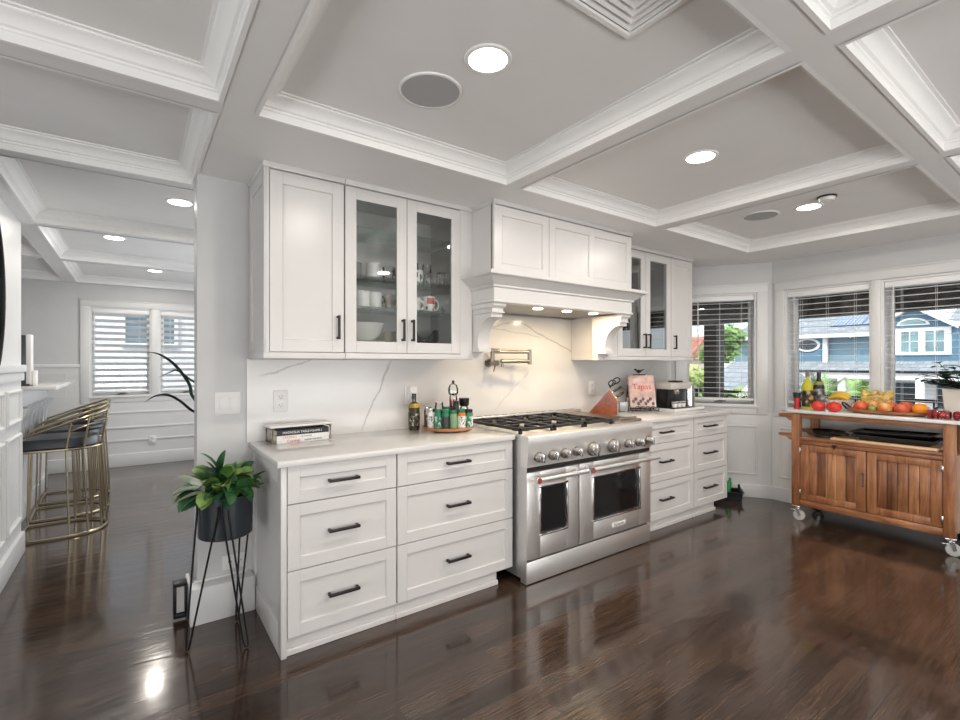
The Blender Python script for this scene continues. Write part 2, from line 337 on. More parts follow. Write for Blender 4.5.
struct('wall_rear', MB().box(-3.2, 5.3, -3.72, -3.6, 0, 2.5), 'wall')
struct('wall_far_left', MB().box(-3.32, -3.2, -3.6, 7.99, 0, 2.5), 'wall')
# roof slab above everything
struct('ceiling_slab', MB().box(-3.3, 5.45, -3.7, 8.0, 2.5, 2.62), 'ceil')

def coffer(name, xs, ys, trays, X0, X1, Y0, Y1):
    """soffit grid with recessed trays; crown moulding ring in each tray"""
    m = MB(); cr = MB()
    def ins(x, y): return any(a < x < b and c < y < d for a, b, c, d in trays)
    xs = sorted(set([X0, X1]+[v for t in trays for v in t[:2]])); ys = sorted(set([Y0, Y1]+[v for t in trays for v in t[2:]]))
    for i in range(len(xs)-1):
        for j in range(len(ys)-1):
            a, b, c, d = xs[i], xs[i+1], ys[j], ys[j+1]
            z = ZT if ins((a+b)/2, (c+d)/2) else ZS
            m.box(a, b, c, d, z, 2.505)
    prof = [(-0.006, ZS-0.004), (0.010, ZS-0.004), (0.010, 2.406), (0.016, 2.410), (0.016, 2.417), (0.026, 2.421), (0.032, 2.432), (0.046, 2.445), (0.060, 2.450), (0.066, 2.455), (0.066, 2.461), (0.078, 2.463), (0.078, ZT+0.001)]
    for a, b, c, d in trays:
        vs = []; n = len(prof)
        for o, z in prof: vs += [(a+o, c+o, z), (b-o, c+o, z), (b-o, d-o, z), (a+o, d-o, z)]
        cr.add(vs, [[i*4+k, i*4+(k+1) % 4, (i+1)*4+(k+1) % 4, (i+1)*4+k] for i in range(n-1) for k in range(4)])
    struct('ceiling_'+name, m, 'ceil', smooth=False)
    struct('trim_'+('1' if name == 'kitchen' else '2'), cr, 'crown', 'white crown moulding round the ceiling trays', angle=25)
KT = [(x0, x1, y0, y1) for x0, x1 in ((0.405, 1.725), (1.825, 3.145), (3.245, 4.565)) for y0, y1 in ((0.67, 2.125), (-0.89, 0.565), (-2.45, -0.995))]
KT += [(x0, x1, y0, y1) for x0, x1 in ((-2.5, -1.17), (-1.05, 0.275)) for y0, y1 in ((2.2, 3.165), (0.67, 2.1), (-0.89, 0.565), (-2.45, -0.995))]
coffer('kitchen', None, None, KT, -3.2, 5.3, -3.6, 3.215)
DT = [(x0, x1, y0, y1) for x0, x1 in ((-2.0, -0.70), (-0.585, 1.085)) for y0, y1 in ((3.265, 4.66), (4.77, 6.15), (6.26, 7.80))]
coffer('dining', None, None, DT, -3.2, 1.7, 3.215, 7.9)

# skirting boards, wainscot panels, chair rails
def pring(m, x0, x1, z0, z1, w=0.022, t=0.014, y=0.0):
    prof = [(0.0, 0.003), (0.0, -t*0.5), (w*0.25, -t), (w*0.6, -t*0.9), (w*0.8, -t*0.4), (w, -t*0.35), (w, 0.003)]
    vs = []
    for q, h in prof: vs += [(x0+q, y+h, z0+q), (x1-q, y+h, z0+q), (x1-q, y+h, z1-q), (x0+q, y+h, z1-q)]
    m.add(vs, [[i*4+k, i*4+(k+1) % 4, (i+1)*4+(k+1) % 4, (i+1)*4+k] for i in range(len(prof)-1) for k in range(4)])
m = MB(); m.xf = XA; m.box(0, 0.945, -0.02, 0.005, 0, 0.13, 0.004); struct('baseboard_bay', m, 'trim')
m = MB(); m.xf = XB; m.box(0.0, 5.7, -0.02, 0.005, 0, 0.13, 0.004); struct('baseboard_right', m, 'trim')
m = MB(); m.xf = XA; m.box(0.0, 0.932, -0.006, 0.003, 0.12, 0.86); pring(m, 0.14, 0.815, 0.225, 0.73, 0.03); struct('trim_3', m, 'trim', 'white panelling below the angled window')
m = MB(); m.xf = XB; m.box(0.008, 2.5, -0.006, 0.003, 0.12, 0.86)
for a in (0.07, 0.90, 1.73): pring(m, a, a+0.74, 0.225, 0.73, 0.03)
struct('trim_4', m, 'trim', 'white panelling below the long window')
# stub wall plinth (deep base) and register side
struct('baseboard_back', MB().box(0.235, 0.544, 2.875, 2.975, 0, 0.19, 0.004).box(0.232, 0.25, 2.976, 3.13, 0, 0.19, 0.004).box(0.26, 0.52, 2.962, 2.975, 0.19, 0.20), 'trim', 'deep white plinth at the foot of the stub wall')
# dining wall wainscot
m = MB(); m.xf = XD
m.box(-3.2, 1.6, -0.012, 0.003, 0, 0.86); m.box(-3.2, -0.552, -0.012, 0.003, 0.861, 1.31); m.box(-3.2, -0.55, -0.03, 0.003, 1.31, 1.35, 0.006); m.box(-3.2, 1.6, -0.028, 0.003, 0, 0.17, 0.005)
for z in (0.33, 0.50, 0.70): m.box(-0.62, 1.6, -0.024, 0.003, z, z+0.025, 0.004)
pring(m, -1.3, -0.68, 0.92, 1.24); pring(m, -1.3, -0.68, 0.25, 0.8); pring(m, -2.4, -1.4, 0.25, 1.24)
struct('trim_5', m, 'trim', 'white wainscot below the dining window')
# left wall panelling (faces +X)
m = MB(); m.xf = xz(-PI/2, (-0.66, 4.745, 0)) @ Matrix.Rotation(PI, 4, 'Z') @ Matrix.Translation((-1.745, 0, 0))
m.box(0, 1.755, -0.03, 0.003, 1.30, 1.352, 0.008); m.box(0, 1.75, -0.018, 0.003, 1.24, 1.299, 0.004); m.box(0, 1.75, -0.022, 0.003, 0, 0.15, 0.004)
for a in (0.10, 0.66, 1.22): pring(m, a, a+0.46, 0.95, 1.18, 0.028, 0.018); pring(m, a, a+0.46, 0.25, 0.87, 0.028, 0.018)
struct('baseboard_left', m, 'trim', 'white wall panelling beside the bar')

# ------------------------------------------------------------------ windows
def window(n, xf, openings, z0, z1, casing, label, D=0.125, latch=True):
    f = MB(); f.xf = xf
    a, b = openings[0][0], openings[-1][1]; w = casing
    f.box(a-w, b+w, -0.022, 0.004, z1, z1+0.085, 0.004); f.box(a-w-0.012, b+w+0.012, -0.03, 0.004, z1+0.075, z1+0.092, 0.004)
    f.box(a-w, a, -0.022, 0.004, z0-0.085, z1, 0.004); f.box(b, b+w, -0.022, 0.004, z0-0.085, z1, 0.004)
    f.box(a+0.001, b-0.001, -0.021, 0.004, z0-0.085, z0-0.001, 0.004); f.box(a-0.02, b+0.02, -0.035, D-0.02, z0-0.02, z0, 0.004)
    for i in range(len(openings)-1): f.box(openings[i][1], openings[i+1][0], -0.018, D, z0, z1, 0.003)
    g = MB(); g.xf = xf
    for a, b in openings:      # jamb liner and sash
        for p, q, r, s in ((a, a+0.02, z0, z1), (b-0.02, b, z0, z1)): f.box(p, q, 0.0, D, r, s)
        f.box(a+0.0201, b-0.0201, 0.0, D, z1-0.02, z1); f.box(a+0.0201, b-0.0201, 0.0, D, z0-0.001, z0+0.012)
        for p, q, r, s in ((a+0.02, a+0.048, z0, z1), (b-0.048, b-0.02, z0, z1), (a+0.021, b-0.021, z0+0.0125, z0+0.065), (a+0.021, b-0.021, z1-0.06, z1-0.0205)): f.box(p, q, D-0.05+0.001*(r > z0+0.005), D-0.01, r, s, 0.004)
        g.box(a+0.04, b-0.04, D-0.032, D-0.028, z0+0.06, z1-0.05)
    o = struct('window_%d' % n, f, 'trim', label)
    gl = build('window_glass', g, 'glass', None); gl.parent = o; gl['kind'] = 'structure'
    if latch:
        for a, b in openings:
            c = MB(); c.xf = xf; x = a+(b-a)*0.5
            c.box(x-0.04, x+0.04, D-0.07, D-0.049, z0+0.012, z0+0.03, 0.004); c.tube([(x-0.02, D-0.075, z0+0.03), (x+0.03, D-0.08, z0+0.036), (x+0.065, D-0.08, z0+0.032)], 0.006, 8)
            k = build('crank_handle', c, 'nickel', None); k.parent = o
    return o
WA, WB, WD = [(0.14, 0.805)], [(0.118, 0.806), (0.868, 1.556), (1.618, 2.306)], [(-0.455, 0.19), (0.28, 0.925)]
window(1, XA, WA, 0.93, 2.08, 0.095, 'angled bay window with white casing', 0.22)
window(2, XB, WB, 0.92, 2.08, 0.085, 'long bay window with white casing and mullions', 0.22)
window(3, XD, WD, 0.93, 2.09, 0.095, 'dining room window with white casing')
def blind(label, xf, a, b, z0, z1, pitch, tilt, wand_x, group):
    def mb(): q = MB(); q.xf = xf; return q
    o = thing('window_blind', label, 'blind', xf @ Vector(((a+b)/2, 0.05, z1)), group)
    build('valance', mb().box(a+0.022, b-0.022, 0.008, 0.066, z1-0.072, z1-0.021, 0.004), 'blind', o)
    s = mb(); z = z1-0.095; n = 0
    while z > z0+0.075:
        h = 0.0235 if pitch < 0.07 else 0.036; c, d = h*math.cos(tilt), h*math.sin(tilt); t = 0.0012
        s.add([(a+0.026, 0.04-c, z-d-t), (b-0.026, 0.04-c, z-d-t), (b-0.026, 0.04+c, z+d-t), (a+0.026, 0.04+c, z+d-t), (a+0.026, 0.04-c, z-d+t), (b-0.026, 0.04-c, z-d+t), (b-0.026, 0.04+c, z+d+t), (a+0.026, 0.04+c, z+d+t)],
              [(0, 3, 2, 1), (4, 5, 6, 7), (0, 1, 5, 4), (1, 2, 6, 5), (2, 3, 7, 6), (3, 0, 4, 7)]); z -= pitch
    build('slats', s, 'blind', o)
    build('bottom_rail', mb().box(a+0.024, b-0.024, 0.016, 0.064, z0+0.05, z0+0.072, 0.004), 'blind', o)
    k = mb()
    for x in (a+0.13, (a+b)/2, b-0.13):
        for y in (0.0145, 0.0655): k.tube([(x, y, z1-0.07), (x, y, z0+0.06)], 0.0011, 5)
    build('ladder_cord', k, 'blind', o)
    build('tilt_wand', mb().tube([(wand_x, 0.0, z1-0.06), (wand_x, 0.0, z1-0.62)], 0.004, 6), 'plate', o)
blind('white blind with open slats in the narrow angled window beside the upper cabinets', XA, 0.14, 0.805, 0.93, 2.08, 0.055, 0.0, 0.26, 'blinds in the kitchen bay')
blind('white open blind in the long bay window, behind the two bottles', XB, 0.118, 0.806, 0.92, 2.08, 0.055, 0.0, 0.2, 'blinds in the kitchen bay')
blind('white open blind in the long bay window, behind the leafy plant in the square pot', XB, 0.868, 1.556, 0.92, 2.08, 0.055, 0.0, 0.95, 'blinds in the kitchen bay')
blind('white blind in the dining room window, the one nearer the bar stools', XD, -0.455, 0.19, 0.93, 2.09, 0.080, -0.5, -0.41, 'blinds in the dining room')
blind('white blind in the dining room window, partly hidden by the wall with the light switch', XD, 0.28, 0.925, 0.93, 2.09, 0.080, -0.5, 0.33, 'blinds in the dining room')

# ------------------------------------------------------------------ ceiling fixtures
def downlight(x, y, label, group, e=9):
    o = thing('ceiling_light', label, 'ceiling light', (x, y, ZT), group)
    m = MB().lathe([(0.069, -0.001), (0.071, -0.006), (0.084, -0.005), (0.088, 0.0)], (x, y, ZT), 36)
    build('trim_ring', m, 'crown', o); build('lens', MB().lathe([(0.0001, -0.004), (0.069, -0.004), (0.069, 0.0)], (x, y, ZT), 36), 'lampglow', o)
    lamp('downlight_beam', 'AREA', (x, y, ZT-0.012), (0, 0, 0), e, (1.0, 0.93, 0.84), 0.14)
downlight(1.042, 1.392, 'round recessed ceiling light beside the large grey speaker, above the stove wall', 'recessed lights in the kitchen')
downlight(2.455, 1.385, 'round recessed ceiling light alone in the middle kitchen tray', 'recessed lights in the kitchen')
downlight(3.86, 1.38, 'round recessed ceiling light in the tray by the bay window', 'recessed lights in the kitchen')
downlight(0.256, 3.865, 'recessed ceiling light in the nearest dining room tray, beside the grey stub wall', 'recessed lights in the dining room', 8)
downlight(-0.14, 5.30, 'small recessed ceiling light in the middle dining room tray', 'recessed lights in the dining room', 8)
downlight(0.205, 6.92, 'recessed ceiling light in the far dining room tray, by the window', 'recessed lights in the dining room', 8)
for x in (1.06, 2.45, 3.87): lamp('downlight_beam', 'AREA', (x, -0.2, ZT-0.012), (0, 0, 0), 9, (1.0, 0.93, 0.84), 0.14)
for x, y, r, l in ((0.974, 1.69, 0.118, 'large round grey ceiling speaker above the glass-door cabinet'), (3.80, 1.675, 0.112, 'round grey ceiling speaker in the tray by the bay window')):
    o = thing('ceiling_speaker', l, 'speaker', (x, y, ZT), 'round ceiling speakers')
    build('grille', MB().lathe([(0.0001, -0.005), (r, -0.005), (r, 0)], (x, y, ZT), 40), 'speaker', o); build('rim', MB().lathe([(r, 0), (r, -0.007), (r+0.008, -0.006), (r+0.010, 0)], (x, y, ZT), 40), 'crown', o)
o = thing('smoke_detector', 'small white round smoke detector on the ceiling beside the bay light', 'smoke detector', (3.72, 1.226, ZT))
build('body', MB().lathe([(0.045, 0), (0.048, -0.012), (0.04, -0.03), (0.0001, -0.032)], (3.72, 1.226, ZT), 28), 'white', o); build('mount_ring', MB().lathe([(0.056, 0), (0.056, -0.008), (0.045, -0.010), (0.045, 0)], (3.72, 1.226, ZT), 28), 'black', o)
# air vent: square louvred diffuser, 4-way
o = thing('ceiling_vent', 'square white louvred air vent in the ceiling', 'air vent', (1.2, 0.865, ZT))
cx, cy, h = 1.2, 0.865, 0.16
m = MB()
fr_ = [(h, ZT+0.001), (h, ZT-0.006), (h-0.006, ZT-0.011), (h-0.022, ZT-0.012), (h-0.028, ZT-0.008), (h-0.028, ZT+0.001)]; vs = []
for q, z in fr_: vs += [(cx-q, cy-q, z), (cx+q, cy-q, z), (cx+q, cy+q, z), (cx-q, cy+q, z)]
m.add(vs, [[i*4+k, i*4+(k+1) % 4, (i+1)*4+(k+1) % 4, (i+1)*4+k] for i in range(5) for k in range(4)])
build('frame', m, 'crown', o)
m = MB()
for k in range(5):
    q = 0.126-k*0.024; p = q-0.018
    for sx, sy in ((0, 1), (0, -1), (1, 0), (-1, 0)):
        if sx: vs = [(cx+sx*q, cy-q, ZT-0.010), (cx+sx*q, cy+q, ZT-0.010), (cx+sx*p, cy+p, ZT-0.002), (cx+sx*p, cy-p, ZT-0.002)]
        else: vs = [(cx-q, cy+sy*q, ZT-0.010), (cx+q, cy+sy*q, ZT-0.010), (cx+p, cy+sy*p, ZT-0.002), (cx-p, cy+sy*p, ZT-0.002)]
        m.add(vs+[(v[0], v[1], v[2]+0.002) for v in vs], [(0, 1, 2, 3), (7, 6, 5, 4), (0, 4, 5, 1), (1, 5, 6, 2), (2, 6, 7, 3), (3, 7, 4, 0)])
build('louvres', m, 'crown', o)
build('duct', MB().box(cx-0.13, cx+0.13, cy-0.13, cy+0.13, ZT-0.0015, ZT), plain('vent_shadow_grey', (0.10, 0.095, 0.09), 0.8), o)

# ------------------------------------------------------------------ base cabinets, worktops
YF = 2.315
def bar_pull(name_parent, c, length, vertical=False, facing=(0, -1)):
    """dark square bar pull standing off a front facing -Y"""
    x, y, z = c; h = length/2; m = MB()
    if vertical:
        m.box(x-0.006, x+0.006, y-0.034, y-0.022, z-h, z+h, 0.0015)
        for s in (-1, 1): m.box(x-0.006, x+0.006, y-0.03, y+0.001, z+s*(h-0.008)-0.006, z+s*(h-0.008)+0.006, 0.001)
    else:
        m.box(x-h, x+h, y-0.034, y-0.022, z-0.007, z+0.007, 0.0015)
        for s in (-1, 1): m.box(x+s*(h-0.008)-0.006, x+s*(h-0.008)+0.006, y-0.03, y+0.001, z-0.007, z+0.007, 0.001)
    return build('handle', m, 'bronze', name_parent)
DZ = ((0.709, 0.884), (0.398, 0.704), (0.088, 0.393))
def base_unit(x0, x1, label, pull=0.155, left_end=False, right_end=False, toe0=None, toe1=None, hx=None):
    o = thing('base_cabinet', label, 'cabinet', (x0, YF, 0), 'base cabinets along the stove wall')
    b = MB().box(x0, x1, YF+0.021, 2.968, 0.10, 0.885)
    t0, t1 = x0 if toe0 is None else toe0, x1 if toe1 is None else toe1
    b.box(t0, t1, YF+0.03, 2.9, 0.0, 0.10); b.box(t0, t1, YF+0.012, YF+0.032, 0.0, 0.028, 0.004)
    build('carcass', b, 'cab', o, smooth=False)
    for z0, z1 in DZ:
        d = build('drawer', MB().frame(x0+0.003, x1-0.003, z0, z1, YF, 0.02, 0.056), 'cab', o, bevel=0.0012)
        bar_pull(d, ((x0+x1)/2 if hx is None else hx, YF, (z0+z1)/2 + (0.0 if z1 > 0.8 else 0.004)), pull)
    if left_end:
        e = MB(); e.box(x0-0.018, x0, YF+0.003, 2.966, 0.001, 0.884); e.box(x0-0.026, x0-0.0005, YF-0.0005, YF+0.059, 0.0, 0.8845, 0.002)
        for y0, y1, z0, z1 in ((2.90, 2.967, 0.0, 0.8845), (YF+0.06, 2.899, 0.80, 0.884), (YF+0.06, 2.899, 0.0, 0.13)): e.box(x0-0.026, x0-0.011, y0, y1, z0, z1, 0.002)
        build('end_panel', e, 'cab', o)
    return o
base_unit(0.573, 1.129, 'white three-drawer base cabinet with panelled end beside the plant stand', left_end=True, hx=0.838)
base_unit(1.131, 1.928, 'wide white three-drawer base cabinet directly left of the stove', toe1=1.82, hx=1.512)
base_unit(3.215, 3.995, 'wide white three-drawer base cabinet directly right of the stove', 0.17, hx=3.565)
base_unit(3.999, 4.575, 'narrow white three-drawer base cabinet nearest the bay window', 0.2, toe1=4.385, hx=4.25)
def worktop(x0, x1, label):
    o = build('worktop', MB().box(x0, x1, 2.298, 2.956, 0.885, 0.917, 0.004), 'quartz', None, base=(x0, 2.298, 0.885)); return tag(o, label, 'worktop')
worktop(0.527, 1.935, 'white stone worktop under the stacked books, left of the stove')
worktop(3.207, 4.63, 'white stone worktop under the knife block, right of the stove')
bs = MB().box(0.515, 4.66, 2.956, 2.969, 0.917, 1.385); bs.box(1.805, 3.13, 2.956, 2.969, 1.385, 1.80)
def vein_mat(name, base, vein, segs):
    m, nt, b = newmat(name); L = nt.links
    t = nt.nodes.new('ShaderNodeTexCoord'); sep = nt.nodes.new('ShaderNodeSeparateXYZ'); L.new(t.outputs['Object'], sep.inputs[0])
    def mth(op, a, c, d=None):
        n = nt.nodes.new('ShaderNodeMath'); n.operation = op
        for i, v in enumerate((a, c, d)):
            if v is None: continue
            if isinstance(v, (int, float)): n.inputs[i].default_value = v
            else: L.new(v, n.inputs[i])
        return n.outputs[0]
    n1 = noise(nt, coords(nt), 4.0, 4, 0.6); n2 = noise(nt, coords(nt), 14.0, 3); total = None
    for (x0, z0, x1, z1, w, a) in segs:
        dx, dz = x1-x0, z1-z0; ln = math.hypot(dx, dz)
        px, pz = mth('SUBTRACT', sep.outputs[0], x0), mth('SUBTRACT', sep.outputs[2], z0)
        d = mth('ADD', mth('MULTIPLY', px, -dz/ln), mth('MULTIPLY', pz, dx/ln))
        d = mth('ABSOLUTE', mth('ADD', d, mth('MULTIPLY', mth('SUBTRACT', n1, 0.5), 0.09)), None)
        u = mth('ADD', mth('MULTIPLY', px, dx/ln/ln), mth('MULTIPLY', pz, dz/ln/ln))
        fade = mth('MULTIPLY', mth('SMOOTH_MIN', mth('MULTIPLY', u, 6.0), mth('MULTIPLY', mth('SUBTRACT', 1.0, u), 6.0), 0.3), 1.0)
        fade = mth('MINIMUM', mth('MAXIMUM', fade, 0.0), 1.0)
        line = mth('MAXIMUM', mth('SUBTRACT', 1.0, mth('DIVIDE', d, mth('MULTIPLY', mth('ADD', n2, 0.25), w))), 0.0)
        v = mth('MULTIPLY', mth('MULTIPLY', line, fade), a); total = v if total is None else mth('MAXIMUM', total, v)
    cloud = ramp(nt, noise(nt, coords(nt), 1.6, 4), [(0.4, (0, 0, 0)), (0.75, (0.10, 0.10, 0.10))]); total = mth('MINIMUM', mth('ADD', total, cloud), 1.0)
    mix = nt.nodes.new('ShaderNodeMixRGB'); mix.inputs[1].default_value = (*base, 1); mix.inputs[2].default_value = (*vein, 1); L.new(total, mix.inputs[0]); L.new(mix.outputs[0], b.inputs['Base Color']); b.inputs['Roughness'].default_value = 0.16
    return m
M['knobsteel'] = plain('knob_steel', (0.40, 0.385, 0.37), 0.25, 1.0, 0.05)
M['splash'] = vein_mat('veined_marble_slab', (0.68, 0.67, 0.66), (0.27, 0.26, 0.26), [(0.91, 0.50, 0.66, -0.02, 0.012, 0.75), (0.05, 0.36, 0.55, 0.52, 0.011, 0.7), (1.40, 0.62, 2.0, 0.80, 0.011, 0.6), (1.9, 0.82, 2.75, 0.50, 0.012, 0.7), (1.45, 0.74, 2.35, 0.66, 0.008, 0.5), (1.75, 0.05, 2.15, 0.42, 0.008, 0.35), (3.2, 0.1, 3.9, 0.45, 0.010, 0.45)])
o = build('marble_backsplash', bs, 'splash', None, base=(0.515, 2.956, 0.917), smooth=False); tag(o, 'white veined marble backsplash slab behind the stove and worktops', 'backsplash')

# ------------------------------------------------------------------ wall cabinets
YU = 2.58
def wall_box(m, x0, x1, z0, z1):
    t = 0.016
    m.box(x0, x0+t, YU+0.021, 2.955, z0, z1); m.box(x1-t, x1, YU+0.021, 2.955, z0, z1)
    m.box(x0+t, x1-t, YU+0.021, 2.955, z0, z0+t); m.box(x0+t, x1-t, YU+0.021, 2.955, z1-t, z1); m.box(x0+t, x1-t, 2.945, 2.955, z0+t, z1-t)
    return m
def glass_door(o, x0, x1, z0, z1, fw, hx, gm='cabglass'):
    d = build('door', MB().frame(x0, x1, z0, z1, YU, 0.02, fw, panel=False), 'cab', o, bevel=0.0012)
    build('glass_pane', MB().box(x0+fw-0.004, x1-fw+0.004, YU+0.010, YU+0.014, z0+fw-0.004, z1-fw+0.004), gm, d)
    bar_pull(d, (hx, YU, z0+0.135), 0.13, True)
def solid_door(o, x0, x1, z0, z1, fw, hx):
    d = build('door', MB().frame(x0, x1, z0, z1, YU, 0.02, fw), 'cab', o, bevel=0.0012); bar_pull(d, (hx, YU, z0+0.135), 0.13, True)
ZU0, ZU1 = 1.42, 2.352
# left: solid door unit
o = thing('wall_cabinet', 'white wall cabinet with one solid door above the outlet, at the left end', 'cabinet', (0.55, YU, ZU0), 'wall cabinets')
b = wall_box(MB(), 0.548, 0.941, ZU0, ZU1); b.box(0.548, 0.553, YU-0.0, YU+0.03, ZU0, ZU1)
build('carcass', b, 'cab', o, smooth=False)
solid_door(o, 0.556, 0.938, 1.424, 2.346, 0.062, 0.903)
e = MB(); e.box(0.535, 0.549, YU+0.001, 2.955, ZU0, ZU1)
for y0, y1, z0, z1 in ((YU+0.001, YU+0.05, ZU0, ZU1), (2.89, 2.955, ZU0, ZU1), (YU+0.05, 2.89, ZU0, ZU0+0.06), (YU+0.05, 2.89, ZU1-0.07, ZU1)): e.box(0.528, 0.537, y0, y1, z0, z1, 0.001)
build('end_panel', e, 'cab', o)
build('light_rail', MB().box(0.524, 0.944, YU-0.006, 2.955, 1.388, 1.42, 0.003), 'cab', o)
build('top_trim', MB().box(0.522, 0.944, YU-0.008, YU+0.03, 2.352, 2.381, 0.003).box(0.522, 0.55, YU+0.031, 2.955, 2.352, 2.381, 0.003), 'cab', o)
# left: glass double door unit
o = thing('wall_cabinet', 'white wall cabinet with two glass doors showing mugs, left of the range hood', 'cabinet', (0.945, YU, ZU0), 'wall cabinets')
b = wall_box(MB(), 0.945, 1.715, ZU0, ZU1); b.box(1.708, 1.80, YU+0.002, 2.955, ZU0, ZU1); build('carcass', b, 'cab', o, smooth=False)
glass_door(o, 0.947, 1.324, 1.424, 2.346, 0.064, 1.294); glass_door(o, 1.328, 1.706, 1.424, 2.346, 0.064, 1.358)
SH_L = (1.692, 1.868, 2.145)
for z in SH_L: build('shelf', MB().box(0.962, 1.698, YU+0.03, 2.943, z-0.008, z), 'shelfglass', o)
build('light_rail', MB().box(0.946, 1.803, YU-0.006, 2.955, 1.388, 1.42, 0.003), 'cab', o)
build('top_trim', MB().box(0.946, 1.80, YU-0.008, YU+0.03, 2.352, 2.381, 0.003), 'cab', o)
# right: glass double door unit, solid unit
o = thing('wall_cabinet', 'white wall cabinet with two glass doors reflecting the windows, right of the range hood', 'cabinet', (3.13, YU, ZU0), 'wall cabinets')
b = wall_box(MB(), 3.165, 4.064, ZU0, ZU1); b.box(3.13, 3.168, YU+0.07, 2.955, ZU0-0.03, ZU1); b.box(3.165, 3.286, YU+0.002, YU+0.03, ZU0, ZU1); build('carcass', b, 'cab', o, smooth=False)
glass_door(o, 3.288, 3.674, 1.424, 2.346, 0.066, 3.644, 'cabglass_r'); glass_door(o, 3.678, 4.062, 1.424, 2.346, 0.066, 3.708, 'cabglass_r')
SH_R = (1.70, 2.06)
for z in SH_R: build('shelf', MB().box(3.185, 4.045, YU+0.03, 2.943, z-0.008, z), 'shelfglass', o)
build('light_rail', MB().box(3.125, 4.066, YU-0.006, 2.955, 1.388, 1.42, 0.003), 'cab', o)
build('top_trim', MB().box(3.16, 4.066, YU-0.004, YU+0.03, 2.352, 2.381, 0.003), 'cab', o)
o = thing('wall_cabinet', 'white wall cabinet with one solid door nearest the bay window', 'cabinet', (4.068, YU, ZU0), 'wall cabinets')
build('carcass', wall_box(MB(), 4.068, 4.428, ZU0, ZU1), 'cab', o, smooth=False)
solid_door(o, 4.07, 4.424, 1.424, 2.346, 0.062, 4.112)
build('light_rail', MB().box(4.068, 4.436, YU-0.006, 2.955, 1.388, 1.42, 0.003), 'cab', o)
build('top_trim', MB().box(4.068, 4.434, YU-0.004, YU+0.03, 2.352, 2.381, 0.003), 'cab', o)

# ------------------------------------------------------------------ range hood
YH = 2.345; HX0, HX1 = 1.802, 3.160
o = thing('range_hood', 'white panelled range hood with moulded mantel shelf above the stove', 'range hood', (2.48, YH, 1.44))
build('hood_box', MB().box(HX0, HX1, YH+0.021, 2.955, 1.90, 2.36).box(HX0, HX0+0.015, YH+0.002, YH+0.03, 1.9, 2.36).box(HX1-0.012, HX1, YH+0.002, YH+0.03, 1.9, 2.36), 'cab', o, smooth=False)
build('front_panel', MB().frame(HX0+0.006, 2.268, 1.93, 2.346, YH, 0.02, 0.058), 'cab', o, bevel=0.0012)
build('front_panel', MB().frame(2.272, HX1-0.004, 1.93, 2.346, YH, 0.02, 0.058, split=2.70), 'cab', o, bevel=0.0012)
build('top_trim', MB().box(HX0-0.008, HX1+0.006, YH-0.008, YH+0.03, 2.352, 2.381, 0.003).box(HX0-0.008, HX0+0.02, YH+0.031, 2.59, 2.352, 2.381, 0.003), 'cab', o)
# mantel moulding swept round three sides
prof = [(0.0, 1.742), (0.008, 1.745), (0.008, 1.755), (0.0, 1.760), (0.0, 1.838), (0.012, 1.840), (0.014, 1.852), (0.022, 1.856), (0.030, 1.864), (0.045, 1.874), (0.062, 1.890), (0.074, 1.898), (0.086, 1.900), (0.090, 1.905), (0.090, 1.924), (0.0, 1.926)]
vs = []
for q, z in prof: vs += [(HX0-q, 2.582, z), (HX0-q, YH-q, z), (HX1+q, YH-q, z), (HX1+q, 2.582, z)]
fs = [[i*4+k, i*4+k+1, (i+1)*4+k+1, (i+1)*4+k] for i in range(len(prof)-1) for k in range(3)]
m = MB().add(vs, fs); m.box(HX0+0.003, HX1-0.003, YH+0.003, YH+0.04, 1.7425, 1.90); m.box(HX0+0.003, HX0+0.04, YH+0.041, 2.953, 1.743, 1.899); m.box(HX1-0.04, HX1-0.003, YH+0.041, 2.953, 1.743, 1.899); m.box(HX0+0.002, HX1-0.002, YH+0.003, 2.954, 1.901, 1.924)
build('mantel', m, 'cab', o, angle=25)
ins = build('liner', MB().box(HX0+0.04, HX1-0.04, YH+0.041, 2.90, 1.750, 1.765).box(HX0+0.04, HX1-0.04, 2.901, 2.953, 1.744, 1.78), brushed('liner_steel', (0.30, 0.29, 0.275), 0.4, 0), o)
for x in (2.31, 2.60, 2.89):
    build('hood_lamp', MB().lathe([(0.0001, -0.006), (0.033, -0.006), (0.036, 0)], (x, 2.50, 1.750), 24), 'hoodglow', o)
    lamp('hood_beam', 'AREA', (x, 2.50, 1.741), (0, 0, 0), 2.4, (1.0, 0.78, 0.5), 0.06)
def corbel(x0, x1):
    m = MB()
    p = [(2.60, 1.742), (2.365, 1.742), (2.365, 1.722), (2.375, 1.718), (2.375, 1.690), (2.385, 1.684), (2.385, 1.655)]
    cy, cz, ry, rz = 2.39+0.14, 1.655-0.185, 0.145, 0.185
    p += [(cy+0.005-ry*math.cos(a)*1.0, cz+rz*math.sin(a)) for a in ()]
    for k in range(0, 13):      # concave sweep down to the foot
        a = PI/2*k/12
        p.append((2.385+0.145*(math.sin(a)), 1.655-0.175*(1-math.cos(a)) ))
    p += [(2.530, 1.462), (2.518, 1.458), (2.518, 1.440), (2.60, 1.440)]
    m.prism(p, 0, x0+0.008, x1-0.008)
    m.prism([(2.60, 1.744), (2.355, 1.744), (2.355, 1.726), (2.368, 1.714), (2.60, 1.714)], 0, x0, x1)
    m.prism([(2.60, 1.69), (2.368, 1.69), (2.368, 1.682), (2.60, 1.682)], 0, x0+0.002, x1-0.002)
    m.prism([(2.60, 1.462), (2.512, 1.462), (2.512, 1.438), (2.60, 1.438)], 0, x0+0.002, x1-0.002)
    m.box(x0+0.002, x1-0.002, 2.60, 2.655, 1.388, 1.742)
    return build('corbel', m, 'cab', o)
corbel(HX0, HX0+0.105); corbel(HX1-0.105, HX1)

